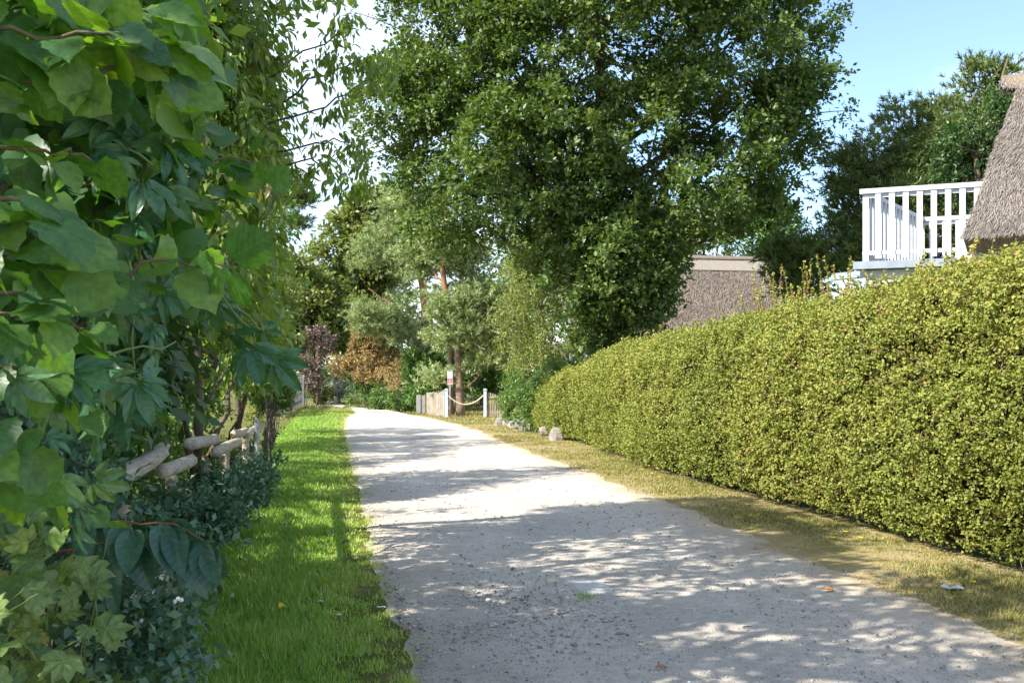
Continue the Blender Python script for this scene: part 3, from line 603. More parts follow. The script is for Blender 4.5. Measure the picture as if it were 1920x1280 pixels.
pine('scots pine with orange upper trunk and blue-green clumps behind the russet bush', gz(792, d1), [gz(792, d1, -.1), A(795, 690, d1), A(796, 610, d1), A(800, 570, d1), A(790, 520, d1), A(770, 440, d1), A(765, 390, d1)], [.24, .21, .2, .16, .06],
     [blob(725, 480, d1, 75, 60), blob(790, 430, d1, 70, 55), blob(720, 560, d1, 65, 45), blob(770, 390, d1, 60, 45), blob(690, 540, d1, 40, 40), blob(700, 600, d1, 45, 30), blob(850, 470, d1, 55, 50), blob(760, 620, d1, 45, 30)], 400,
     extra=[([A(806, 690, d1), A(806, 640, d1), A(811, 600, d1)], np.linspace(.1, .06, 9)), ([A(792, 660, d1), A(782, 640, d1), A(765, 620, d1)], np.linspace(.07, .03, 9))])
d2 = 40.5
pine('twin-trunked scots pine standing inside the rope entrance', gz(864, d2), [gz(864, d2, -.1), A(863, 740, d2), A(858, 690, d2), A(860, 640, d2), A(842, 580, d2), A(830, 520, d2), A(826, 450, d2), A(840, 380, d2)], [.20, .165, .15, .13, .10, .05],
     [blob(820, 700, d2, 30, 18), blob(880, 610, d2, 60, 35), blob(850, 560, d2, 60, 45), blob(905, 560, d2, 50, 45), blob(930, 620, d2, 40, 30), blob(840, 630, d2, 45, 25), blob(900, 500, d2, 60, 45), blob(860, 440, d2, 80, 50), blob(920, 670, d2, 40, 22), blob(790, 480, d2 + 1, 50, 40)], 330,
     extra=[([gz(846, d2 + .6, -.1), A(845, 720, d2 + .6), A(844, 660, d2 + .5), A(848, 610, d2 + .3)], np.linspace(.14, .10, 9))],
     dead=[[A(848, 600, d2), A(880, 575, d2 - .5), A(915, 590, d2 - 1)], [A(858, 650, d2), A(880, 635, d2 - .6), A(910, 655, d2 - 1)], [A(850, 590, d2), A(900, 600, d2 - .6), A(945, 640, d2 - 1), A(970, 632, d2 - 1.2)]])
pd = 27
pine('broad dark pine filling the garden behind the white balcony', gz(1700, pd), [gz(1700, pd, -.1), A(1700, 500, pd), A(1705, 400, pd), A(1715, 300, pd)], [.3, .25, .14, .05],
     [blob(1640, 300, pd, 65, 65), blob(1720, 250, pd, 80, 75), blob(1815, 205, pd, 85, 65), blob(1600, 390, pd, 60, 60), blob(1690, 370, pd, 80, 70), blob(1790, 330, pd, 90, 80), blob(1890, 220, pd, 70, 80), blob(1560, 460, pd, 65, 50), blob(1480, 480, pd + 1, 45, 45), blob(1640, 460, pd, 70, 50), blob(1500, 520, pd + .5, 60, 40), blob(1760, 440, pd, 90, 50), blob(1850, 150, pd, 50, 40), blob(1590, 320, pd, 40, 60), blob(1650, 380, pd + .5, 90, 80), blob(1740, 320, pd + .6, 100, 90), blob(1840, 300, pd + .6, 90, 100)], 1150,
     back=.7, limbmat=M_bark, m='pined', R=.46, nl=.17, nw=.034, tufts=13, per=14, cut=-.7)
pine('tall dark pine rising behind the cherry tree', gz(500, 42), [gz(500, 42, -.1), A(505, 500, 42), A(515, 380, 42), A(515, 300, 42)], [.25, .2, .15, .06],
     [blob(545, 365, 42, 45, 26), blob(560, 410, 42, 26, 16), blob(500, 320, 42, 50, 30), blob(470, 400, 42, 50, 40), blob(520, 460, 42, 40, 22)], 90, m='pined', nl=.22, nw=.04)

# ================================================================= FAR TREES AND BUSHES
def far(label, blobs, base, leaf, size, n, per, R, name='tree', cat='tree', **k):
    return bush(name, label, blobs, base, leaf, size, n, per, R, cat=cat, crown='crown' if cat == 'tree' else 'foliage', rad=.06, **k)
far('tall pale green ash tree beyond the bend of the lane', [blob(690, 390, 64, 40, 35), blob(650, 450, 64, 55, 45), blob(700, 470, 64, 55, 60), blob(610, 500, 63, 40, 50), blob(660, 530, 64, 50, 40), blob(735, 385, 65, 35, 30), blob(670, 590, 65, 80, 50), blob(720, 560, 66, 60, 70), blob(620, 560, 65, 50, 50)], gz(660, 64), 'light', .26, 460, 95, .75, back=.3)
far('yellow-green tree behind the purple bush', [blob(590, 560, 58, 45, 50), blob(560, 500, 58, 40, 50), blob(640, 620, 60, 40, 40), blob(600, 610, 58, 45, 40), blob(540, 600, 57, 40, 60), blob(680, 600, 61, 30, 30)], gz(590, 58), 'light', .23, 290, 95, .7, back=.3)
far('purple-leaved bush beside the slatted white fence', [blob(596, 650, 55, 26, 30), blob(588, 690, 55, 26, 25), blob(610, 635, 55, 15, 18), blob(592, 725, 55, 28, 22), blob(575, 660, 55, 25, 40)], gz(595, 55), 'purple', .12, 80, 80, .42, 'bush', 'bush')
far('russet brown bush with orange seed heads at the lane bend', [blob(660, 650, 49, 36, 36), blob(700, 655, 49, 34, 38), blob(735, 650, 49, 20, 30), blob(680, 690, 48.5, 34, 22), blob(720, 700, 48, 26, 20), blob(640, 670, 49, 25, 30), blob(690, 630, 49.5, 40, 25)], gz(690, 49), 'brown', .095, 260, 120, .35, 'bush', 'bush')
far('low russet and green bush by the old plank fence', [blob(742, 700, 46.5, 26, 25), blob(760, 720, 46.5, 22, 20)], gz(748, 46.5), 'brown', .08, 50, 90, .35, 'bush', 'bush')
far('silvery pale bush behind the short wooden bollard', [blob(640, 715, 60, 18, 20), blob(630, 735, 60, 22, 16)], gz(636, 60), 'silver', .12, 40, 80, .4, 'bush', 'bush')
far('dark green bush under the russet bush', [blob(690, 735, 49.5, 36, 24), blob(730, 745, 47.5, 34, 20), blob(660, 740, 50, 14, 18), blob(765, 748, 45.5, 26, 18)], gz(705, 49), 'shrub', .10, 130, 100, .4, 'bush', 'bush', droop=.3)
far('light green broad-leaved bush behind the plank fence', [blob(800, 710, 45, 32, 40), blob(820, 690, 45.5, 28, 40), blob(780, 680, 45, 26, 30), blob(800, 745, 44, 34, 20)], gz(805, 45), 'shrub', .13, 120, 100, .45, 'bush', 'bush')
far('dark evergreen mass behind the rope entrance', [blob(910, 650, 53, 60, 60), blob(880, 700, 52, 50, 45), blob(940, 700, 50, 40, 50), blob(840, 640, 54, 60, 60), blob(780, 650, 54, 50, 50), blob(930, 580, 54, 60, 50), blob(740, 640, 54, 40, 60)], gz(900, 54), 'shrub', .16, 330, 100, .7, 'evergreen_tree', back=.25)
far('bluish tree behind the thatched ridge', [blob(1410, 440, 50, 50, 50), blob(1460, 440, 50, 40, 50), blob(1370, 410, 50, 40, 40), blob(1440, 390, 50, 30, 30)], gz(1410, 50), 'shrub', .14, 230, 95, .6, back=.3)
far('yellowish leafy tree above the thatched ridge', [blob(1320, 465, 46, 50, 45), blob(1290, 440, 46, 40, 40)], gz(1310, 46), 'light', .13, 130, 85, .55, back=.3)
far('green leafy tree between the dark pine and the steep thatched roof', [blob(1830, 290, 22, 55, 60), blob(1810, 330, 22, 45, 40), blob(1870, 240, 22, 40, 60), blob(1790, 300, 22.3, 30, 40), blob(1890, 110, 23, 8, 30), blob(1905, 140, 23, 25, 30)], gz(1850, 22), 'dark', .075, 170, 85, .36)
far('thick green tree row closing the view past the bend', [blob(560, 690, 75, 70, 60), blob(640, 680, 78, 60, 50), blob(480, 660, 74, 80, 80), blob(700, 690, 78, 70, 50)], gz(600, 77), 'shrub', .2, 200, 90, .9, back=.2)
far('mixed green garden tree between the birch and the thatched cottage', [blob(1080, 580, 46, 70, 90), blob(1000, 560, 47, 60, 110), blob(1150, 600, 44, 60, 70), blob(1060, 480, 47, 80, 50), blob(940, 500, 50, 60, 80), blob(1100, 660, 42, 70, 60), blob(1030, 660, 45, 60, 60), blob(1170, 660, 40, 50, 50), blob(960, 640, 48, 60, 60)], gz(1070, 46), 'shrub', .17, 430, 95, .6, back=.25)
far('small yellow-green bush at the foot of the slatted white fence', [blob(600, 728, 56, 22, 16), blob(585, 742, 55, 18, 12), blob(612, 745, 57, 14, 9)], gz(600, 56), 'light', .1, 50, 80, .35, 'bush', 'bush')

# ================================================================= ENTRANCE: ROPE, POSTS, FENCES, SIGN
def vbox(mb, x, y, z0, z1, w, t, ang=0.): 
    c_, s_ = math.cos(ang), math.sin(ang); return mb.box((x, y, (z0 + z1) / 2), (w, t, z1 - z0), [[c_, s_, 0], [-s_, c_, 0], [0, 0, 1]])
gp = []
for px, lab in ((837, 'pale blue gate post beside the sign pole holding the rope'), (909.5, 'pale blue gate post at the end of the slatted fence')):
    g = G(px, 782); gp.append(g); r_ = thing('gate_post', lab, 'post', 'posts of the rope entrance')
    vbox(MB(), g[0], g[1], -.05, 1.06, .12, .12).build('post', M_bluepost, r_)
    mb = MB(); vbox(mb, g[0], g[1], 1.06, 1.085, .16, .16)
    mb.add([(g[0] - .07, g[1] - .07, 1.085), (g[0] + .07, g[1] - .07, 1.085), (g[0] + .07, g[1] + .07, 1.085), (g[0] - .07, g[1] + .07, 1.085), (g[0], g[1], 1.13)], [(0, 1, 4), (1, 2, 4), (2, 3, 4), (3, 0, 4)])
    mb.build('cap', M_bluepost, r_); at_base(r_, g)
t_ = np.linspace(0, 1, 22); ra = gp[0] + [.06, -.02, 0]; rb = gp[1] + [-.06, -.02, 0]
rp = ra[None] * (1 - t_[:, None]) + rb[None] * t_[:, None]; rp[:, 2] = .86 - .36 * (1 - (2 * t_ - 1) ** 2)
tag(MB().tube(rp, .024, 7).build('rope', M_rope, None, True), 'thick pale rope sagging between the two blue gate posts', 'rope')
fr = thing('plank_fence', 'weathered plank fence with tall uneven boards beside the rope entrance', 'fence')
p0 = gp[0] + [-.09, .05, 0]; p1_ = G(799, 776.5)
nb = 9
for k in range(nb):
    f = (k + .3) / nb; q = p0 * (1 - f) + p1_ * f; hh = 1.02 - .12 * f + random.uniform(-.03, .02)
    vbox(MB(), q[0], q[1], .02, hh, .085, .022, random.uniform(-.5, -.3)).build('plank', M_wood if k % 3 else M_woodgrey, fr)
for z in (.25, .8):
    q = (p0 + p1_) / 2; L_len = np.linalg.norm(p1_ - p0); an = math.atan2(p1_[1] - p0[1], p1_[0] - p0[0])
    mb = MB(); c_, s_ = math.cos(an), math.sin(an); mb.box((q[0] + .03, q[1] + .05, z), (L_len, .03, .07), [[c_, s_, 0], [-s_, c_, 0], [0, 0, 1]]); mb.build('rail', M_wood, fr)
at_base(fr, (p0 + p1_) / 2)
fr = thing('wide_board_fence', 'single wide grey board panel beside the leafy bush', 'fence')
q = G(789, 775); 
for k in range(2): vbox(MB(), q[0] - .1 + .2 * k, q[1] + .03 * k, 0, .80 - .02 * k, .19, .025).build('board', M_woodgrey, fr)
vbox(MB(), q[0], q[1] + .06, .3, .38, .4, .03).build('rail', M_woodgrey, fr); at_base(fr, q)
fr = thing('slatted_fence', 'pale slatted fence sloping down from the gate post to the boulders', 'fence')
for k in range(9):
    x0 = gp[1][0] + .12 + k * .092; y0 = gp[1][1] + .02 - k * .03; vbox(MB(), x0, y0, .03, .98 - .028 * k, .06, .02).build('slat', M_wood, fr)
for z in (.2, .78):
    mb = MB(); mb.box((gp[1][0] + .5, gp[1][1] - .08, z), (.86, .03, .07), [[.95, -.31, 0], [.31, .95, 0], [0, 0, 1]]); mb.build('rail', M_wood, fr)
at_base(fr, gp[1] + [.5, 0, 0])
fr = thing('low_picket_fence', 'small low picket fence glimpsed behind the rope', 'fence')
for k in range(9):
    q = A(884 + k * 3.1, 765, 52); vbox(MB(), q[0], q[1], .0, .55, .045, .02).build('picket', M_wood, fr)
mb = MB(); q = A(896, 765, 52.05); mb.box((q[0], q[1], .38), (.85, .03, .05)); mb.build('rail', M_wood, fr); at_base(fr, (q[0], q[1], 0))
sg = thing('sign', 'narrow notice sign with red lower half on a thin pole', 'sign'); g = G(844, 781.5)
MB().tube([(g[0], g[1] - .03, -.05), (g[0], g[1] - .03, 1.84)], .018, 8).build('pole', M_metal, sg, True)
M_sgw = surf('sign_white', (.72, .74, .76), (.80, .81, .82), 20, .4, 0); M_sgr = surf('sign_red', (.55, .03, .04), (.62, .05, .06), 20, .4, 0); M_sgd = surf('sign_dark', (.08, .03, .04), (.10, .05, .05), 20, .4, 0)
M_sgp = surf('sign_emblem', (.50, .56, .62), (.58, .62, .66), 20, .4, 0)
y0 = g[1] - .06
panel = MB().box((g[0], y0, 1.55), (.205, .012, .56)).build('panel', M_metal, sg)
MB().box((g[0] - .004, y0 - .008, 1.655), (.172, .004, .27)).build('white_field', M_sgw, panel)
MB().box((g[0] - .004, y0 - .008, 1.806), (.172, .004, .026)).build('dark_strip', M_sgd, panel)
rf = MB().box((g[0] - .004, y0 - .008, 1.425), (.172, .004, .18)).build('red_field', M_sgr, panel)
a = np.linspace(0, 2 * np.pi, 25)[:-1]
MB().add([(g[0] - .004 + .058 * math.cos(t), y0 - .0125, 1.665 + .095 * math.sin(t)) for t in a] + [(g[0] - .004 + .042 * math.cos(t), y0 - .0125, 1.665 + .078 * math.sin(t)) for t in a],
         [(i, (i + 1) % 24, 24 + (i + 1) % 24, 24 + i) for i in range(24)]).build('emblem', M_sgp, panel)
mb = MB()
for z, w_ in ((1.70, .05), (1.675, .06), (1.65, .055), (1.625, .04)): mb.box((g[0] - .004, y0 - .0125, z), (w_, .003, .010))
mb.build('emblem_lines', M_sgp, panel)
for z, w_ in ((1.47, .13), (1.42, .12), (1.375, .14)): MB().box((g[0] - .004, y0 - .0125, z), (w_, .003, .012)).build('text_line', M_sgw, panel)
at_base(sg, g)
tp_ = thing('blue_tarpaulin', 'bright blue sheet glimpsed among dark trees behind the rope', 'tarpaulin')
q = A(897, 720, 50); a = np.linspace(0, 1, 9)
V = []; 
for j in range(3):
    for i in range(9): V.append((q[0] - .28 + .56 * a[i], q[1] + .25 * j, q[2] + .05 * math.sin(3 * a[i] + j) - .05 * j * j + .1 - .04 * j))
MB().add(V, [(j * 9 + i, j * 9 + i + 1, (j + 1) * 9 + i + 1, (j + 1) * 9 + i) for j in range(2) for i in range(8)]).build('sheet', M_blue, tp_, True)
for s in (-.26, .26): MB().tube([(q[0] + s, q[1] + .1, -.05), (q[0] + s, q[1] + .1, q[2] + .03)], .015, 6).build('pole', M_metal, tp_)
at_base(tp_, (q[0], q[1], 0))
bo = thing('bollard', 'short wooden bollard where the path leaves the bend', 'bollard'); g = G(629, 758.5)
MB().tube([(g[0], g[1], -.05), (g[0], g[1], .44), (g[0], g[1], .47)], [.085, .085, .06], 10).build('post', M_wood, bo); at_base(bo, g)
# slatted white fence on the far lawn
wf = thing('white_slat_fence', 'long pale slatted fence on the lawn past the hedgerow', 'fence')
q0, q1 = G(524, 785), G(567, 761.5); nn_ = 78; ms = None
an = math.atan2(q1[1] - q0[1], q1[0] - q0[0])
for k in range(nn_):
    q = q0 + (q1 - q0) * k / (nn_ - 1)
    if ms is None: ms = vbox(MB(), 0, 0, .05, 1.58, .12, .025, an).mesh('slat')
    o = obj('slat', ms, M_woodgrey, wf); o.location = (q[0], q[1], random.uniform(-.015, .015))
for z in (.35, 1.25):
    q = (q0 + q1) / 2; c_, s_ = math.cos(an), math.sin(an); MB().box((q[0] - .04, q[1], z), (np.linalg.norm(q1 - q0), .03, .09), [[c_, s_, 0], [-s_, c_, 0], [0, 0, 1]]).build('rail', M_woodgrey, wf)
vbox(MB(), q1[0] + .03, q1[1] + .15, -.05, 1.66, .11, .11).build('post', M_woodgrey, wf)
at_base(wf, (q0 + q1) / 2)
pt = thing('marker_post', 'thin white post at the end of the slatted white fence', 'post'); g = G(574.5, 762)
vbox(MB(), g[0], g[1], -.05, .62, .055, .055).build('post', M_white, pt); MB().box((g[0], g[1], .635), (.07, .07, .03)).build('cap', M_white, pt); at_base(pt, g)

# ================================================================= HOUSES
def straws(name, quad, n, L, w, m, parent, lift=.02):
    """straw ends laid down a roof slope: quad = eave start, eave end, ridge end, ridge start"""
    a, b, c, d_ = [np.asarray(q, float) for q in quad]; u = rng.random(n); v = rng.random(n)
    p = (a[None] * (1 - u)[:, None] + b[None] * u[:, None]) * (1 - v)[:, None] + (d_[None] * (1 - u)[:, None] + c[None] * u[:, None]) * v[:, None]
    nn = nrm(np.cross(b - a, d_ - a)); dn = nrm((a + b) / 2 - (c + d_) / 2); sd = nrm(b - a)
    yd = dn[None] + sd[None] * (.35 * rn(n) + .45 * np.sin(p[:, :1].ravel() * 2.0 + p[:, 2] * 3))[:, None] * .6 + nn[None] * (.05 + .10 * rng.random(n))[:, None]
    return foliage(name, T4(.5, .0), p + nn * lift * rng.random(n)[:, None], yd, np.repeat(nn[None], n, 0) + rn(n, 3) * .25, L * rng.uniform(.6, 1.3, n), rng.random(n), m, parent, np.full(n, w))
def slab(quad, th):
    q = [np.asarray(p, float) for p in quad]; nn = nrm(np.cross(q[1] - q[0], q[-1] - q[0])); k = len(q)
    return MB().add(q + [p - nn * th for p in q], [tuple(range(k)), tuple(range(2 * k - 1, k - 1, -1))] + [(i, k + i, k + (i + 1) % k, (i + 1) % k) for i in range(k)])
h1 = thing('thatched_house', 'steep brown thatched roof end with jutting ridge tip above the white balcony', 'house')
E0, E1 = A(1806, 447, 14.2), A(2120, 432, 13.0); R0 = A(1912, 150, 15.5); R1 = A(2280, 118, 14.3)
E0[2] = E1[2] = 3.58; R1[2] = R0[2]
fq = [E0, E1, R1, R0]; rf = slab(fq, .32).build('roof', M_thatchbase, h1); straws('thatch', fq, 26000, .13, .016, M_thatch, rf, .03)
HB = A(1990, 400, 19.5); HB[2] = 3.66
hq = [HB, E0, R0]; slab(hq, .3).build('hip_roof', M_thatchbase, h1)
straws('thatch', [HB, E0, R0, R0], 6000, .13, .016, M_thatch, h1, .03)
rd_ = nrm(R1 - R0); tipx = R0 - rd_ * .26
prof = [(-.24, -.30), (-.13, -.06), (0, .05), (.13, -.06), (.24, -.30)]; sdv = np.cross(rd_, [0, 0, 1.]); V = []
for pt_ in (tipx + np.array([0, 0, .02]), R0 + rd_ * .3, R1):
    for s_, z_ in prof: V.append(pt_ + sdv * s_ * (.45 if pt_ is not R1 and np.allclose(pt_[:2], tipx[:2]) else 1) + np.array([0, 0, z_ * (.55 if np.allclose(pt_[:2], tipx[:2]) else 1.1) + .05]))
rg = MB().add(V, [(j * 5 + i, j * 5 + i + 1, (j + 1) * 5 + i + 1, (j + 1) * 5 + i) for j in range(2) for i in range(4)] + [(4, 3, 2, 1, 0)]).build('ridge', M_thatchbase, h1)
Vr = np.array(V); straws('ridge_thatch', [Vr[10], Vr[0], Vr[2], Vr[12]], 3500, .12, .016, M_thatch, rg, .02); straws('ridge_thatch', [Vr[4], Vr[14], Vr[12], Vr[2]], 2000, .12, .016, M_thatch, rg, .02)
MB().add([E0 + [.15, .35, -.1], E1 + [0, .35, -.1], E1 + [0, .35, -3.7], E0 + [.15, .35, -3.7]], [(0, 1, 2, 3)]).build('wall', M_whitebrick, h1)
MB().add([E0 + [.15, .352, -.1], HB + [.2, 0, -.1], HB + [.2, 0, -3.7], E0 + [.15, .352, -3.7]], [(0, 3, 2, 1)]).build('side_wall', M_whitebrick, h1)
at_base(h1, (R0[0], R0[1], 0))

bal = thing('balcony', 'white wooden balcony railing on a white walled flat annex above the hedge', 'balcony')
ZB, ZT = 3.48, 4.52
Af = np.array([5.50, 15.6, 0]); fd = nrm(np.array([1.63, -.62, 0])); sd_ = nrm(np.array([2.04, 2.72, 0])); Bk = Af + sd_ * 3.45
def rail_run(P0, dirv, L, zt=ZT, zb=ZB, pitch=.2, w=.085, t=.03, first=.10, top=(.115, .075), skip=()):
    an = math.atan2(dirv[1], dirv[0]); c_, s_ = math.cos(an), math.sin(an); Mx = [[c_, s_, 0], [-s_, c_, 0], [0, 0, 1]]; mid = P0 + dirv * L / 2
    MB().box((mid[0], mid[1], zt - top[1] / 2), (L + .1, top[0], top[1]), Mx).build('top_rail', M_white, bal)
    MB().box((mid[0], mid[1], zb + .04), (L, .05, .06), Mx).build('bottom_rail', M_white, bal)
    MB().box((mid[0], mid[1], zt - top[1] - .035), (L - .02, .024, .06), Mx).build('under_rail', M_white, bal)
    off = np.array([s_, -c_, 0]) * .030; me = MB().box((0, 0, 0), (w, t, zt - top[1] - zb + .05), Mx).mesh('baluster'); me.materials.append(M_white)
    for k in range(int((L - first) / pitch) + 1):
        q = P0 + dirv * (first + k * pitch) + off; o = obj('baluster', me, None, bal); o.location = (q[0], q[1], (zt - top[1] + zb - .05) / 2 - .002)
rail_run(Af, fd, 2.0, pitch=.2, first=.22)
rail_run(Af + sd_ * .05, sd_, 3.4, pitch=.2, w=.085, first=.2, top=(.09, .07))
rail_run(Bk, fd, 3.2, pitch=.22, w=.075, first=.15)
for q in (Af + fd * .05, Af + fd * 2.16, Bk): vbox(MB(), q[0], q[1] + .03, ZB - .12, ZT - .08, .09, .09, math.atan2(fd[1], fd[0])).build('post', M_white, bal)
def quadprism(q, z0, z1): 
    k = len(q); return MB().add([(p[0], p[1], z0) for p in q] + [(p[0], p[1], z1) for p in q], [tuple(range(k - 1, -1, -1)), tuple(range(k, 2 * k))] + [(i, (i + 1) % k, k + (i + 1) % k, k + i) for i in range(k)])
o_ = -fd * .12 - sd_ * .10
quadprism([Af + o_, Af + fd * 2.3 - sd_ * .1, Af + fd * 2.3 + sd_ * 3.6, Bk + o_ + sd_ * .2], 3.27, 3.385).build('deck_edge', M_greypaint, bal)
o2 = fd * .02 + sd_ * .05
quadprism([Af + o2, Af + fd * 2.25 + sd_ * .05, Af + fd * 2.25 + sd_ * 3.4, Bk + fd * .02], -.05, 3.26).build('annex_wall', M_whitebrick, bal)
q = Af + o_ - fd * .06; MB().box((q[0], q[1], 3.17), (.16, .5, .10), [[.8, .6, 0], [-.6, .8, 0], [0, 0, 1]]).build('beam_end', M_greypaint, bal)
at_base(bal, Af)

h2 = thing('thatched_cottage', 'low thatched cottage with pale ridge seen behind the oak', 'house')
D2 = 36.0; ra_, rb_ = A(1215, 486, D2), A(1500, 492, D2 + 1); rb_[2] = ra_[2]
ea, eb = A(1165, 620, D2 - 3.2), A(1500, 620, D2 - 2.2); ez = 2.55; ea[2] = eb[2] = ez
q2 = [ea, eb, rb_, ra_]; rf = slab(q2, .3).build('roof', M_thatchbase, h2); straws('thatch', q2, 15000, .22, .026, M_thatch, rf, .03)
bk = [ra_, rb_, rb_ + [0, 3.4, -3.4], ra_ + [0, 3.4, -3.4]]; slab([bk[1], bk[0], bk[3], bk[2]], .3).build('back_roof', M_thatchbase, h2)
nnr = nrm(np.cross(eb - ea, ra_ - ea)); dn = nrm(ea - ra_)
slab([ra_ + dn * .62 + nnr * .05, rb_ + dn * .62 + nnr * .05, rb_ + nnr * .05 - dn * .05, ra_ + nnr * .05 - dn * .05], .1).build('ridge', M_ridge, h2)
MB().tube([ra_ + [0, 0, .05], rb_ + [0, 0, .05]], .075, 8).build('ridge_cap', surf('ridge_dark', (.12, .10, .085), (.22, .19, .16), 12), h2)
MB().add([ea + [.5, .5, 0], eb + [0, .5, 0], (eb[0], eb[1] + .5, -.05), (ea[0] + .5, ea[1] + .5, -.05)], [(0, 3, 2, 1)]).build('wall', surf('cottage_wall', (.16, .10, .07), (.26, .17, .12), 10), h2)
wq = A(1220, 596, D2 - 3.0); wd = MB().box((wq[0], wq[1], wq[2] - .2), (.75, .35, .32)).build('dormer', M_dark, h2)
MB().box((wq[0], wq[1] - .03, wq[2] + .0), (.9, .42, .12)).build('dormer_roof', M_thatchbase, wd)
at_base(h2, (ra_[0], ra_[1] - 2, 0))

# ================================================================= LEFT HEDGEROW
lf = thing('log_fence', 'peeled log post and rail fence half buried in the hedgerow', 'fence')
def flog(da, db, za, zb_, r, off=0., nm='rail'):
    pa = np.array([float(XF(da)) + off, da, za]); pb = np.array([float(XF(db)) + off, db, zb_]); q = curve([pa, (pa + pb) / 2 + rn(3) * .008, pb], 7)
    rr = np.array([r * .72, r * .97, r, r * .98, r, r * .95, r * .7]); q[0] = pa; q[1] = pa + (pb - pa) * .03; q[-2] = pb - (pb - pa) * .03
    o = MB().tube(q, rr, 12, True, .03).build(nm, M_log, lf, True); return o
for a_ in [(3.2, 4.55, 1.2, 1.16, .045, -.05), (4.42, 5.62, 1.155, 1.19, .047, 0), (5.36, 6.5, 1.085, 1.05, .043, .03), (6.6, 8.1, 1.15, 1.09, .045, 0), (7.7, 9.55, 1.01, .97, .045, .04), (9.6, 10.9, 1.04, 1.0, .045, 0), (10.5, 13.0, .98, .96, .045, .03),
           (3.4, 4.9, .58, .60, .045, .0), (4.7, 6.2, .55, .52, .045, .04), (6.0, 7.6, .56, .55, .043, .0), (7.5, 9.4, .52, .5, .043, .03), (9.2, 11.2, .5, .5, .043, 0)]: flog(*a_)
for dv_ in (3.5, 4.85, 6.3, 7.85, 9.4, 11.6, 13.2):
    x0 = float(XF(dv_)) - .07; MB().tube([(x0, dv_, -.1), (x0 + .01, dv_, .5), (x0, dv_ + .01, .92 + .02 * (dv_ < 9)), (x0, dv_ + .01, .95 + .02 * (dv_ < 9))], [.045, .043, .041, .03], 10, True, .06).build('post', M_log, lf, True)
at_base(lf, (float(XF(7)), 7, 0))
wp = thing('mottled_post', 'slim white mottled post standing by the log fence end', 'post'); x0 = float(XF(11.2)) + .10
MB().tube([(x0, 11.2, -.1), (x0, 11.2, .6), (x0 - .01, 11.2, 1.1), (x0 - .01, 11.2, 1.13)], [.026, .025, .024, .015], 9, True, .05).build('post', M_whitepost, wp, True)
MB().tube([(x0, 11.2, .92), (x0, 11.2, 1.0)], .029, 9).build('band', M_metal, wp); at_base(wp, (x0, 11.2, 0))

def lb(px, py, d, rx, ry, rd=None): return blob(px, py, d, rx, ry, rd)
bush('hedgerow_bush', 'dark dense bush with hanging oval leaves behind the log fence', [lb(60, 560, 4.6, 330, 300, .8), lb(250, 480, 5.0, 200, 230, .7), lb(190, 760, 4.8, 220, 180, .6), lb(-150, 300, 4.2, 300, 330, .8), lb(330, 650, 5.8, 110, 140, .5)],
     (-2.9, 4.9, 0), 'dark', .080, 330, 80, .30, T4(.5), droop=.7, cut=-.5, behind=True)
bush('hedgerow_bush', 'glossy green bush with slender leaves over the middle log rails', [lb(370, 640, 7.6, 120, 120, .7), lb(420, 700, 8.2, 80, 85, .6), lb(330, 740, 7.2, 100, 60, .5), lb(460, 640, 9.0, 70, 110, .7)] + [(float(XF(y_)) - .95, y_, .75, .4, .8, .65) for y_ in (4.9, 6.2, 7.6, 9.0, 10.6, 12.2)] + [(float(XF(y_)) - 1.7, y_, 1.2, .5, .9, .9) for y_ in (7, 9.5, 12, 14.5)],
     (-2.75, 8, 0), 'fresh', .075, 370, 72, .27, T4(.45), droop=.4, behind=True)
bush('hedgerow_bush', 'light green bush beside the slim white mottled post', [lb(470, 700, 12.5, 75, 75, .8), lb(490, 640, 13, 70, 80, .8), lb(450, 760, 11.8, 50, 45, .5), lb(500, 740, 13.5, 50, 45, .6)],
     (-3.7, 12.8, 0), 'fresh', .07, 190, 90, .28, T4(.5), droop=.3, behind=True)
bush('hedgerow_bush', 'small-leaved rounded dark bush at the lawn edge past the log fence', [lb(500, 800, 15.5, 26, 60, .5), lb(495, 740, 17, 26, 45, .5), lb(508, 840, 14.8, 16, 40, .35)],
     (-3.75, 15.4, 0), 'shrub', .05, 150, 110, .24, T4(.6))
bush('hedgerow_bush', 'tall mixed green bush screening the near end of the slatted white fence', [lb(480, 640, 24, 50, 80, 1.2), lb(490, 700, 23, 30, 70, .9), lb(480, 560, 24, 70, 90, 1.2), lb(498, 760, 22.5, 14, 40, .6)],
     (-5.7, 23.6, 0), 'light', .085, 190, 95, .42, T4(.55))
bush('hedgerow_bush', 'low blue-green ground bush spilling through the log fence', [lb(340, 975, 6.0, 90, 35, .25), lb(410, 925, 7.8, 60, 30, .25), lb(450, 895, 9.8, 50, 28, .25), lb(490, 860, 12.5, 30, 30, .3)],
     (-2.15, 7.4, 0), 'snow', .04, 130, 80, .17, T4(.62), stem=True, rad=.012)
bush('hedgerow_bush', 'low shaded bush packed directly behind the log rails', [(float(XF(y_)) - .8, y_, .85, .35, .75, .75) for y_ in (4.6, 5.8, 7.0, 8.2, 9.4, 10.6, 11.8, 13.2)],
     (float(XF(8)) - .8, 8, 0), 'shrub', .07, 230, 75, .24, T4(.5), behind=True, cut=-1)
bush('tall_hedgerow_tree', 'tall green tree mass closing the hedgerow behind the log fence', [(-5.6, 8, 3.0, 1.5, 2.2, 2.3), (-6.2, 12.5, 3.2, 1.6, 2.6, 2.4), (-7.2, 18, 3.2, 1.6, 3, 2.4), (-4.9, 5.2, 3.0, 1.1, 1.2, 1.8)],
     (-6, 11, 0), 'dark', .10, 420, 90, .5, T4(.55), cat='tree', crown='crown', rad=.08, back=1.0)

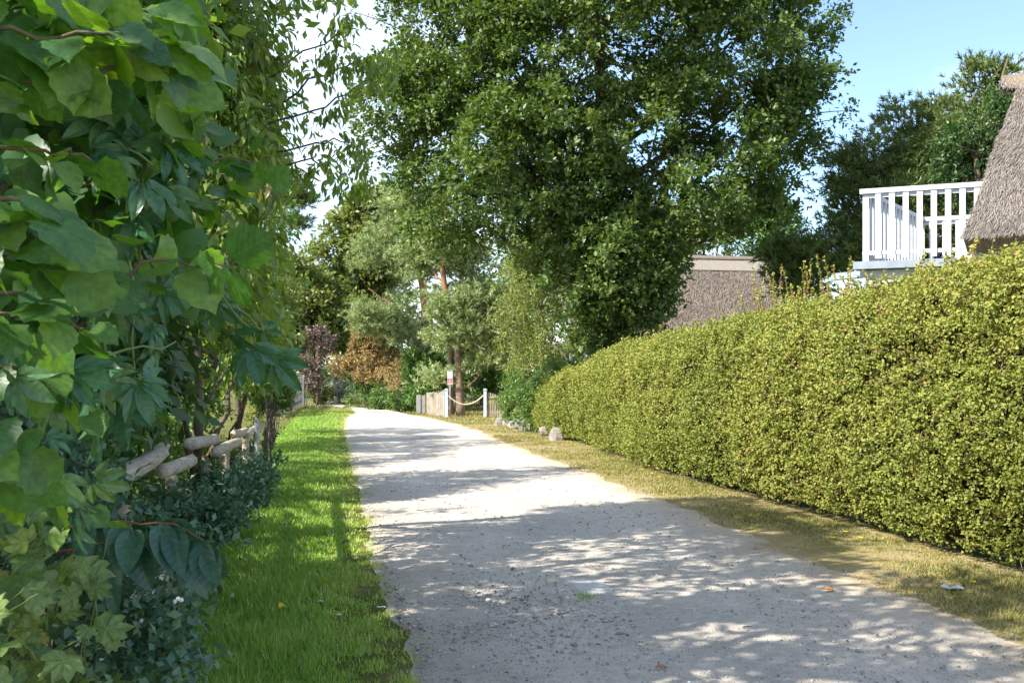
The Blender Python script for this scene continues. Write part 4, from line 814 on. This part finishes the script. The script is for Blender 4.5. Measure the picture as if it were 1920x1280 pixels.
# cherry tree: slim drooping leaves, sunlit
ch = thing('cherry_tree', 'cherry tree with slim drooping leaves arching over the hedgerow', 'tree')
CD = 9.0
chb = [lb(380, 120, CD, 110, 110, .9), lb(450, 50, CD, 60, 60, .8), lb(310, 40, CD, 130, 110, .9), lb(430, 260, CD, 70, 80, .8), lb(470, 180, CD, 45, 60, .6), lb(370, 330, CD - .8, 100, 100, .8), lb(455, 430, CD - .3, 45, 80, .6), lb(440, 560, CD, 50, 80, .6), lb(390, 480, CD - 1, 70, 90, .6),
       lb(330, -180, CD, 240, 140, 1.2), lb(440, -150, CD, 110, 100, .9)]
cbase = np.array([-3.9, 9.4, 0.]); ctp = curve([cbase + [0, 0, -.1], cbase + [.1, -.1, 1.2], A(300, 300, CD + .3), A(340, 40, CD + .2), A(380, -150, CD)], 12, .03)
C, out, K = clusters(chb, 520, .25, .8, 2.2, -.25)
n_c = leafy(C, out, 60, .36, .105, T4(.40, .08), LM['cherry'], 'crown', ch, droop=.7, up=.55, twigs=5)
MB().tube(ctp, np.linspace(.13, .04, 12), 9, rough=.08).build('trunk', M_bark, ch, True)
branches(ch, ctp, C, K, chb, M_bark, .035, 200)
# long arching branches against the sky
arch = []
for pts in ([(420, 200), (560, 110), (640, 60), (660, 20)], [(450, 260), (600, 200), (680, 160), (720, 120)], [(480, 300), (600, 260), (670, 270), (690, 300)], [(500, 200), (620, 130), (690, 110), (740, 90)], [(470, 330), (580, 300), (640, 320), (665, 345)], [(380, 60), (500, -30), (600, -40), (650, -10)]):
    q = curve([A(x, y, CD - .1 * j) for j, (x, y) in enumerate(pts)], 14, .015); arch.append(q); MB().tube(q, np.linspace(.011, .003, 14), 5).build('arching_branch', M_bark, ch)
aq = np.concatenate([a[4:] for a in arch]); aq = aq[rng.random(len(aq)) < .95]; aq = aq + rn(len(aq), 3) * .06
leafy(aq, nrm(rn(len(aq), 3) + [0, 0, -.6]), 22, .16, .088, T8(.34, .05, .3), LM['cherry'], 'branch_leaves', ch, droop=.9, up=.2, twigs=4)

# ---- large leaves, one object each
def leafmesh(name, wfun, ny=8, nx=2, serr=.05, pleat=.004, curl=.16, cup=.14, seed=0):
    r_ = random.Random(seed); V = []; Fc = []
    for j in range(ny + 1):
        t = j / ny; w = wfun(t)
        for i in range(-nx, nx + 1):
            s = i / nx; e = 1 + (serr * (1 if j % 2 else -1) if abs(i) == nx and 0 < j < ny else 0)
            V.append((s * w * e, t + (.03 * (1 - abs(s)) if j == ny else 0) - .10 * abs(s) * (1 - t) * (t > 0) , cup * (abs(s) * w) ** 1.3 * 1.6 - curl * (t ** 2) + pleat * math.sin(j * 3.1 + abs(i)) + r_.uniform(-.012, .012)))
    c = 2 * nx + 1
    for j in range(ny):
        for i in range(c - 1): Fc.append((j * c + i, j * c + i + 1, (j + 1) * c + i + 1, (j + 1) * c + i))
    me = bpy.data.meshes.new(name); me.from_pydata(V, [], Fc); me.polygons.foreach_set('use_smooth', [True] * len(me.polygons)); me.update(); return me
hazel_w = lambda t: max(.004, .50 * (math.sin(math.pi * min(1, t * .93 + .10)) ** .62) * (1.0 if t < .75 else (1 - (t - .75) / .25 * .62)))
oval_w = lambda t: max(.004, .27 * math.sin(math.pi * min(1, t * .96 + .03)) ** .8)
lance_w = lambda t: max(.004, .19 * math.sin(math.pi * min(1, t ** .85 * .97 + .02)) ** .9)
ME_hazel = [leafmesh('hazel_leaf', hazel_w, 9, 2, .07, .005, c_, u_, k) for k, (c_, u_) in enumerate([(.16, .10), (.35, .22), (.05, .30), (.25, -.12), (.5, .1)])]
ME_oval = [leafmesh('oval_leaf', oval_w, 7, 2, .0, .003, c_, .45, k) for k, c_ in enumerate([.15, .3, .45])]
ME_lance = [leafmesh('lance_leaf', lance_w, 6, 1, .0, .002, c_, .6, k) for k, c_ in enumerate([.2, .4, .6])]
def creeper_mesh(k):
    r_ = random.Random(k); V = []; Fc = []
    for j, (an, L) in enumerate([(-1.25, .62), (-.62, .85), (0, 1.0), (.62, .85), (1.25, .62)]):
        o = len(V); me = 5; tilt = r_.uniform(-.25, .1)
        for a in range(me + 1):
            t = a / me; w = max(.004, .19 * L * math.sin(math.pi * min(1, t * .95 + .04)) ** .75)
            for s in (-1, 0, 1):
                lx, ly, lz = s * w, .12 + t * L * .9, -.25 * t * t + (.07 if s else 0) + tilt * t
                V.append((lx * math.cos(an) + ly * math.sin(an), -lx * math.sin(an) + ly * math.cos(an), lz))
        for a in range(me):
            for s in range(2): Fc.append((o + a * 3 + s, o + a * 3 + s + 1, o + (a + 1) * 3 + s + 1, o + (a + 1) * 3 + s))
    m_ = bpy.data.meshes.new('creeper_leaf'); m_.from_pydata(V, [], Fc); m_.update(); return m_
def maple_mesh(k):
    r_ = random.Random(k + 50); pts = []
    for an, rr in [(-2.6, .42), (-2.2, .56), (-1.9, .52), (-1.55, .66), (-1.25, .76), (-1.0, .60), (-.72, .74), (-.5, .88), (-.30, .68), (-.14, .86), (0, 1.02), (.14, .86), (.30, .68), (.5, .88), (.72, .74), (1.0, .60), (1.25, .76), (1.55, .66), (1.9, .52), (2.2, .56), (2.6, .42)]:
        rr *= r_.uniform(.92, 1.08); pts.append((rr * math.sin(an), rr * math.cos(an) + .25, -.22 * rr * rr + .10 * abs(math.sin(an * 2.2)) + r_.uniform(-.03, .03)))
    V = [(0, 0, 0), (0, .30, .02)] + pts; n_ = len(pts)
    Fc = [(1, i + 3, i + 2) for i in range(n_ - 1)] + [(0, 1, 2), (0, n_ + 1, 1)]
    m_ = bpy.data.meshes.new('maple_leaf'); m_.from_pydata(V, [], Fc); m_.update(); return m_
ME_creep = [creeper_mesh(k) for k in range(4)]; ME_maple = [maple_mesh(k) for k in range(4)]
for ms, k in ((ME_hazel, 'hazel'), (ME_oval, 'dogwood'), (ME_lance, 'cherryo'), (ME_creep, 'creeper'), (ME_maple, 'maple')):
    for m_ in ms: m_.materials.append(LM[k])
from mathutils import Matrix
def put_leaf(root, me, pos, yd, nr, s, name='leaf'):
    y = Vector(yd).normalized(); z = Vector(nr); z = (z - y * z.dot(y)).normalized(); x = y.cross(z)
    o = bpy.data.objects.new(name, me); COL.objects.link(o); o.parent = root
    o.matrix_local = Matrix(((x.x * s, y.x * s, z.x * s, pos[0]), (x.y * s, y.y * s, z.y * s, pos[1]), (x.z * s, y.z * s, z.z * s, pos[2]), (0, 0, 0, 1))); return o
def leaf_branch(root, pts, nl, meshes, size, r0=.006, mat_=M_twig, droop=.5, spread=.03, up=.9, start=.15, name='branch', alt=True, out=None):
    q = curve(pts, 14, .006); MB().tube(q, np.linspace(r0, r0 * .35, 14), 6).build(name, mat_, root, True)
    T = np.gradient(q, axis=0)
    for k in range(nl):
        t = start + (1 - start) * (k + random.random() * .6) / nl; p = np.array([np.interp(t, np.linspace(0, 1, 14), q[:, a]) for a in range(3)])
        tg = nrm(T[min(13, int(t * 13))]); sdv = nrm(np.cross(tg, [0, 0, 1.])) * (1 if k % 2 else -1)
        yd = sdv * .8 + tg * .55 + np.array([0, 0, -droop]) + rn(3) * .35
        nr = np.array([0, 0, up]) + rn(3) * .35 + (np.array(out) if out is not None else 0)
        put_leaf(root, random.choice(meshes), p + rn(3) * spread * .4 + nrm(yd) * spread * .6, yd, nr, size * random.uniform(.65, 1.25))
# cherry: the boldest hanging leaves singly
for k in range(26):
    c = C[rng.integers(0, len(C))]; c = c if c[0] > -4 and c[2] < 6 else A(random.uniform(400, 520), random.uniform(150, 600), CD - 1.1)
    q0_ = c + np.array([.1, -.35, .15]); q1_ = q0_ + np.array([random.uniform(.1, .45), random.uniform(-.3, .1), random.uniform(-.25, .05)])
    leaf_branch(ch, [q0_, (q0_ + q1_) / 2 + [0, 0, .05], q1_], 10, ME_lance, .125, .004, M_bark, 1.5, .01, .1, name='hanging_twig', out=(.1, -.5, 0))
at_base(ch, cbase)

hz = thing('hazel_bush', 'hazel with large toothed leaves overhanging the near hedgerow', 'bush')
HZ = [([(-260, 40, 1.45), (0, 70, 1.38), (180, 60, 1.4), (330, 70, 1.5)], 13, .115), ([(-220, 120, 1.5), (60, 150, 1.42), (220, 110, 1.45), (340, 150, 1.55)], 12, .11), ([(-240, -60, 1.4), (40, -20, 1.4), (220, 0, 1.5), (330, 40, 1.6)], 12, .11),
      ([(-240, 250, 1.55), (-20, 280, 1.5), (100, 280, 1.55), (170, 300, 1.6)], 8, .10), ([(-240, 330, 1.3), (-60, 360, 1.25), (40, 380, 1.2), (100, 430, 1.25)], 9, .115), ([(-240, 470, 1.3), (-80, 470, 1.25), (30, 450, 1.25), (110, 480, 1.3)], 8, .115),
      ([(-160, 580, 1.6), (100, 540, 1.6), (220, 505, 1.62), (330, 490, 1.62), (430, 500, 1.66)], 11, .105), ([(-200, 620, 1.35), (-20, 590, 1.35), (90, 590, 1.38), (170, 610, 1.4)], 8, .11),
      ([(60, 180, 2.0), (220, 250, 2.0), (350, 290, 2.05), (500, 310, 2.1)], 14, .10), ([(80, 330, 2.0), (200, 350, 2.0), (330, 380, 2.1), (420, 370, 2.2)], 12, .095), ([(20, 80, 2.2), (180, 150, 2.2), (290, 210, 2.25), (380, 230, 2.3)], 12, .10),
      ([(-150, 700, 1.5), (0, 690, 1.5), (80, 700, 1.55), (130, 740, 1.6)], 7, .10), ([(-160, 850, 1.6), (20, 910, 1.6), (110, 930, 1.62), (190, 960, 1.66)], 7, .09), ([(-150, 760, 1.35), (-40, 800, 1.35), (40, 830, 1.35), (80, 900, 1.4)], 8, .10)]
for pts, nl, size in HZ: leaf_branch(hz, [A(*p) for p in pts], int(nl * 1.95), ME_hazel, size * .62, .005, M_twig, .45, .03, .7, out=(.1, -.45, 0))
Cq = np.array([A(rng.uniform(-200, 330 - .25 * abs(y_ - 200)), y_, rng.uniform(1.75, 2.9)) for y_ in np.concatenate([rng.uniform(-80, 260, 95), rng.uniform(260, 620, 26)])])
mt_ = leafmesh('small_leaf', hazel_w, 8, 1, .05, .003, .35, .25, 9); tv4 = np.array([v.co[:] for v in mt_.vertices]); q4 = np.array([p.vertices[:] for p in mt_.polygons])
leafy(Cq, nrm(rn(len(Cq), 3) + [.2, -.6, .2]), 11, .17, .066, (tv4, np.concatenate([q4[:, [0, 1, 2]], q4[:, [0, 2, 3]]])), leaf_mat('hazel_leaf_small', [(0, (.05, .13, .05)), (.5, (.085, .19, .055)), (1, (.19, .30, .06))], .42, .42, .5, (1.6, 1.7, .3)), 'small_leaves', hz, droop=.4, up=.5, twigs=4)
mq = MB()
for q in Cq[::2]: mq.tube(curve([q + [-.35, .25, -.1], q + [-.12, .08, .03], q], 5), np.linspace(.005, .002, 5), 4)
mq.build('small_twigs', M_twig, hz)['kind'] = 'stuff'
hb = np.array([-2.3, 2.4, 0.])
for k in range(7):
    tip = A(random.uniform(-300, 100), random.uniform(-400, 300), random.uniform(1.8, 2.8)); MB().tube(curve([hb + [random.uniform(-.2, .2), random.uniform(-.2, .2), -.05], hb + rn(3) * .15 + [0, 0, 1.2], tip], 9, .01), np.linspace(.022, .008, 9), 7).build('stem', M_bark, hz, True)
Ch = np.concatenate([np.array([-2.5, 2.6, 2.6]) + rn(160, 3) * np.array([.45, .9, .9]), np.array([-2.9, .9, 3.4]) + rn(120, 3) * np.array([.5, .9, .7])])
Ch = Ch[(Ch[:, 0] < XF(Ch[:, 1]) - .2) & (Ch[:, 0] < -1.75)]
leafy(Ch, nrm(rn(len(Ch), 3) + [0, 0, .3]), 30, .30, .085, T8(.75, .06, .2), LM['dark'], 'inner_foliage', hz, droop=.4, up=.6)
at_base(hz, hb)

cv = thing('creeper', 'creeper with five-fingered blue-green leaves on hanging green stems', 'climbing plant')
for pts, nl, s in (([(225, 150, 2.0), (232, 330, 1.98), (245, 520, 1.95), (240, 680, 1.95), (225, 790, 1.95)], 12, .085), ([(262, 250, 2.05), (264, 500, 2.02), (268, 640, 2.0), (245, 760, 2.0)], 12, .08), ([(-60, 730, 1.5), (60, 700, 1.55), (200, 670, 1.65), (330, 640, 1.75)], 7, .075),
                   ([(180, 160, 2.0), (200, 260, 1.95), (280, 300, 1.95), (340, 330, 2.0)], 8, .09), ([(300, 380, 2.3), (380, 480, 2.3), (440, 600, 2.3), (520, 690, 2.35)], 12, .085), ([(420, 520, 2.6), (470, 600, 2.6), (510, 650, 2.6), (540, 690, 2.6)], 8, .038),
                   ([(-40, 650, 1.7), (40, 660, 1.75), (110, 720, 1.8), (160, 780, 1.8)], 9, .08), ([(150, 470, 1.9), (190, 600, 1.9), (210, 680, 1.9), (290, 720, 1.95)], 9, .085), ([(20, 840, 1.5), (60, 880, 1.5), (140, 900, 1.55), (180, 960, 1.6)], 8, .07)):
    leaf_branch(cv, [A(*p) for p in pts], nl, ME_creep, s, .0042, M_greenstem, .5, .05, .55, .05, 'stem', out=(.1, -.7, 0))
at_base(cv, (-1.6, 2.2, 0))
dg = thing('dogwood', 'drooping sprig of dark teal oval leaves hanging over the grass', 'bush')
for pts, nl, s in (([(-60, 1000, 2.5), (120, 985, 2.45), (260, 975, 2.4), (345, 985, 2.4), (400, 1030, 2.4)], 16, .105), ([(40, 1060, 2.45), (190, 1010, 2.42), (280, 1015, 2.4), (350, 1030, 2.38)], 11, .105), ([(0, 1110, 2.4), (100, 1060, 2.4), (200, 1060, 2.4)], 8, .09)):
    leaf_branch(dg, [A(*p) for p in pts], nl, ME_oval, s, .005, M_redstem, .8, .02, .35, .3, out=(.15, -.8, 0))
db = np.array([-1.75, 2.5, 0.]); MB().tube(curve([db + [0, 0, -.05], db + [.1, 0, .6], A(-60, 1000, 2.5)], 8), np.linspace(.014, .006, 8), 6).build('stem', M_redstem, dg); at_base(dg, db)
mpb = thing('maple_seedlings', 'young maple with pale lobed leaves crowding the hedgerow foot', 'bush')
mb0 = np.array([-1.25, 2.1, 0.])
cnt = 0
for k in range(48):
    px, py = random.uniform(-120, 205), random.uniform(900, 1340); dd_ = 1.75 + .5 * random.random() + .25 * (py < 1000); tip = A(px, py, dd_); tip[2] = max(tip[2], .08)
    st_ = np.array([tip[0] - random.uniform(.15, .5), tip[1] + random.uniform(0, .4), max(.0, tip[2] - random.uniform(.3, .6))])
    leaf_branch(mpb, [st_, (st_ + tip) / 2 + [0, 0, .06], tip], 6, ME_maple, .050, .0024, M_greenstem, .45, .04, .55, .2, out=(.15, -.85, 0))
at_base(mpb, mb0)
sn = thing('snowberry_bush', 'snowberry bush with small blue-green leaves and white berries', 'bush')
sb = [lb(190, 1120, 2.7, 150, 120, .35), lb(270, 1200, 2.6, 70, 70, .25), lb(100, 1000, 2.9, 150, 120, .4), lb(20, 820, 3.0, 150, 120, .4), lb(310, 1240, 2.6, 60, 30, .2)]
Cs, os_, Ks = clusters(sb, 170, .4, .8, 2.0, -.4); leafy(Cs, os_, 60, .14, .029, T4(.62, .1), LM['snow'], 'foliage', sn, up=.5)
mb = MB(); 
for j in range(0, 150, 3): mb.tube(curve([(-1.5, 2.9, .0), (np.array([-1.4, 2.8, .2]) + Cs[j]) / 2, Cs[j]], 5), np.linspace(.005, .002, 5), 4)
mb.build('twigs', M_twig, sn)['kind'] = 'stuff'
M_berry = surf('white_berry', (.80, .80, .76), (.86, .86, .82), 10, .4, 0, spec=.5); bm_ = None
for px, py, dd_ in ((334, 1122, 2.55), (340, 1124, 2.56), (327, 1127, 2.57), (265, 1163, 2.5), (112, 1097, 2.5), (190, 1235, 2.4), (300, 1085, 2.7), (282, 1130, 2.6)):
    if bm_ is None:
        vs = []; 
        for a in range(7):
            for b in range(8): u = math.pi * a / 6; v_ = b * math.pi / 4; vs.append((.0062 * math.sin(u) * math.cos(v_), .0062 * math.sin(u) * math.sin(v_), .0062 * math.cos(u)))
        bm_ = MB().add(vs, [(a * 8 + b, a * 8 + (b + 1) % 8, (a + 1) * 8 + (b + 1) % 8, (a + 1) * 8 + b) for a in range(6) for b in range(8)]).mesh('berry', True); bm_.materials.append(M_berry)
    o = obj('berry', bm_, None, sn); o.location = tuple(A(px, py, dd_))
at_base(sn, (-1.5, 2.9, 0))

# trees of the same hedgerow beside and behind the standpoint: they shade the lane
for k, (x0, y0, hh, rr) in enumerate([(-3.1, 3.3, 4.75, 1.35), (-5.6, -3.0, 4.6, 1.7), (-4.4, -6.0, 4.4, 1.8), (-3.4, 6.1, 4.6, 1.3)]):
    bs = [(x0, y0, hh, rr, rr, 1.5), (x0 + .8, y0 + .9, hh + .5, rr * .7, rr * .7, 1.1), (x0 + .7, y0 - 1.0, hh - .3, rr * .7, rr * .7, 1.1), (x0 - .7, y0, hh - 1.2, rr * .8, rr * .9, 1.0)]
    bush('hedgerow_tree', ['tall leafy tree arching above the hazel and the log fence', 'leafy hedgerow tree behind the hazel', 'leafy hedgerow tree further back along the lane', 'tall leafy tree beside the cherry tree'][k], bs, (x0, y0, 0), 'cherry', .125, 140, 78, .46, T4(.55), cat='tree', crown='crown', rad=.05, back=1, cut=-.15, behind=True)
for k, (x0, y0, hh, rr) in enumerate([(-5.2, 13.5, 4.2, 1.5), (-6.6, 20.5, 4.3, 1.6), (-7.4, 27, 4.0, 1.7)]):
    bs = [(x0, y0, hh, rr, rr, 1.4), (x0 + .6, y0 + .8, hh + .5, rr * .7, rr * .7, 1.0), (x0 + .3, y0 - 1.0, hh - .6, rr * .7, rr * .7, 1.0), (x0 + .2, y0, hh - 1.9, rr * .8, rr, 1.2)]
    bush('hedgerow_tree', ['leafy tree behind the slim white mottled post', 'leafy tree behind the small-leaved rounded bush', 'leafy tree before the slatted white fence'][k], bs, (x0, y0, 0), 'shrub', .09, 170, 70, .42, T4(.5), cat='tree', crown='crown', rad=.05, back=1, cut=-.2)

# ================================================================= SMALL THINGS ON THE GROUND
M_fl = [surf('fallen_' + a, b, c_, 30, .7, .2) for a, b, c_ in (('brown', (.30, .13, .07), (.42, .22, .12)), ('yellow', (.62, .44, .02), (.72, .55, .06)), ('pale', (.55, .50, .42), (.68, .62, .54)), ('grey', (.28, .27, .30), (.38, .37, .40)), ('orange', (.62, .22, .04), (.70, .30, .08)), ('green', (.16, .30, .08), (.22, .36, .12)))]
fl_me = {}
def fallen(px, py, s, mi, lab, z=.03, ang=0., tilt=.3):
    if mi not in fl_me:
        fl_me[mi] = leafmesh('fallen_leaf', oval_w if mi != 1 else hazel_w, 6, 2, .03, .03, .12, .6, mi); fl_me[mi].materials.append(M_fl[mi])
    g = G(px, py); g[2] = float(hgt(g[0], g[1])) + z
    o = put_leaf(None, fl_me[mi], g, (math.cos(ang), math.sin(ang), .05), (tilt * math.sin(ang * 3), -.2, 1), s * .8, 'fallen_leaf'); tag(o, lab, 'leaf', 'fallen leaves on the verge and lane')
fallen(513, 1062, .075, 0, 'curled reddish-brown fallen leaf on the lush grass', .05); fallen(523, 1152, .07, 1, 'yellow fallen leaf lying in the lush grass', .05, .6)
fallen(627, 1168, .06, 0, 'pinkish-brown fallen leaf on the bare patch of the grass verge', .03, 1.0); fallen(631, 1163, .045, 2, 'pale fallen leaf touching the pinkish-brown one', .04, .2)
fallen(418, 1244, .075, 3, 'grey fallen leaf low in the lush grass', .05, .3); fallen(417, 1192, .085, 5, 'single broad green leaf standing in the grass', .05, 1.5)
fallen(596, 1135, .055, 2, 'pale dry fallen leaf near the gravel edge', .03, .1); fallen(755, 1190, .08, 0, 'brown fallen leaf on the gravel edge of the lane', .03, .4)
fallen(701, 1108, .05, 0, 'small dark brown leaf on the gravel at the grass edge', .03, 2.); fallen(1230, 1262, .08, 0, 'tan fallen leaf alone on the shaded lane', .025, .1)
fallen(1545, 1115, .11, 4, 'bright orange strip of leaf on the sunlit lane edge', .03, .1); fallen(528, 990, .09, 2, 'pale curled leaf on the grass near the log fence', .06, .5)
for k, (px, py, lab) in enumerate([(1785, 1111, 'white crumpled scrap lying on the dry verge'), (715, 1145, 'white chip of stone at the grass edge of the lane')]):
    g = G(px, py); g[2] = float(hgt(g[0], g[1])) + .03; V = []; r_ = random.Random(k); s = .075 if k == 0 else .03
    for j in range(4):
        for i in range(5): V.append((g[0] + (i - 2) * s * .45 + r_.uniform(-.2, .2) * s, g[1] + (j - 1.5) * s * .4, g[2] + r_.uniform(-.2, .5) * s * (.6 if 0 < i < 4 else .1)))
    tag(MB().add(V, [(j * 5 + i, j * 5 + i + 1, (j + 1) * 5 + i + 1, (j + 1) * 5 + i) for j in range(3) for i in range(4)]).build('paper_scrap' if k == 0 else 'stone_chip', M_white), lab, 'scrap' if k == 0 else 'stone')
# concrete slab set in the lane
q = [G(1042, 1090), G(1128, 1094), G(1160, 1119), G(1086, 1123)]; z0 = float(np.mean([hgt(p[0], p[1]) for p in q])) + .032
sl_ = MB(); nS = 10; V = []
for j in range(nS):
    for i in range(nS):
        u, v_ = i / (nS - 1), j / (nS - 1); p = (q[0] * (1 - u) + q[1] * u) * (1 - v_) + (q[3] * (1 - u) + q[2] * u) * v_; e_ = min(u, v_, 1 - u, 1 - v_)
        jx = rn(2) * .006 if e_ == 0 else np.zeros(2); V.append((p[0] + jx[0], p[1] + jx[1], z0 + (.0 if e_ > 0 else -.03) + random.uniform(-.002, .002) - .006 * u))
tag(sl_.add(V, [(j * nS + i, (j + 1) * nS + i, (j + 1) * nS + i + 1, j * nS + i + 1) for j in range(nS - 1) for i in range(nS - 1)]).build('concrete_slab', M_concrete), 'smooth pale concrete slab set flush in the gravel lane', 'slab')
g = G(1098, 1126); n = 160; x = g[0] + rn(n) * .045; d = g[1] + rn(n) * .06
tag(blades('weed_tuft', x, d, rng.uniform(.01, .035, n) + .02, np.full(n, .005), rng.uniform(0, .03, n), rng.random(n) * .6, LM['grass']), 'tiny weed tuft growing at the corner of the concrete slab', 'weed')
# twigs and bits on the lane
for k in range(26):
    d_ = 4.9 * (11 / 4.9) ** random.random(); x_ = float(XL(d_)) + .4 + random.random() * (float(XR(d_) - XL(d_)) - .6); a = random.random() * 3; L_ = random.uniform(.02, .06); z_ = zl(x_, d_) + .008
    o = MB().tube([(x_, d_, z_), (x_ + L_ * .5 * math.cos(a), d_ + L_ * .5 * math.sin(a), z_ + .006), (x_ + L_ * math.cos(a + .3), d_ + L_ * math.sin(a + .3), z_)], [.004, .005, .002], 5).build('twig', M_twig)
    tag(o, 'short dark broken twig lying on the gravel lane', 'twig', 'twigs scattered on the lane')
# yellow hawkbit flowers
for k, (px, py) in enumerate([(1172, 877), (1207, 880), (1218, 874), (1222, 890), (1240, 896), (1276, 937), (1567, 1018), (1580, 1012), (1609, 1021), (1826, 1106)]):
    g = G(px, py + 12); r_ = thing('hawkbit', 'small yellow hawkbit flower on a thin stem at the hedge foot', 'flower', 'yellow flowers along the hedge foot'); hh = random.uniform(.10, .16)
    tp2 = g + np.array([random.uniform(-.03, .03), random.uniform(-.02, .02), hh]); MB().tube([g, (g + tp2) / 2, tp2], .0025, 5).build('stem', M_greenstem, r_)
    vs = [tuple(tp2 + np.array([0, 0, .006]))]; 
    for j in range(16): rr = .022 if j % 2 == 0 else .014; vs.append(tuple(tp2 + np.array([rr * math.cos(j * math.pi / 8), rr * math.sin(j * math.pi / 8), .010 * (j % 2 == 0)])))
    MB().add(vs, [(0, 1 + j, 1 + (j + 1) % 16) for j in range(16)]).build('flower_head', M_yellow, r_); at_base(r_, g)
# a bird far up
bd = thing('bird', 'tiny dark bird gliding in the open blue sky', 'bird'); q = A(1601, 137, 60)
MB().tube([q + [-.16, 0, 0], q + [-.05, 0, .02], q + [.1, 0, .01], q + [.17, 0, 0]], [.01, .045, .04, .008], 7).build('body', M_dark, bd, True)
for s in (-1, 1): MB().add([q + [-.04, 0, .03], q + [.06, 0, .03], q + [.05, s * .16, .10], q + [.0, s * .34, .05], q + [-.05, s * .16, .11]], [(0, 1, 2, 3, 4)]).build('wing', M_dark, bd)
at_base(bd, q)
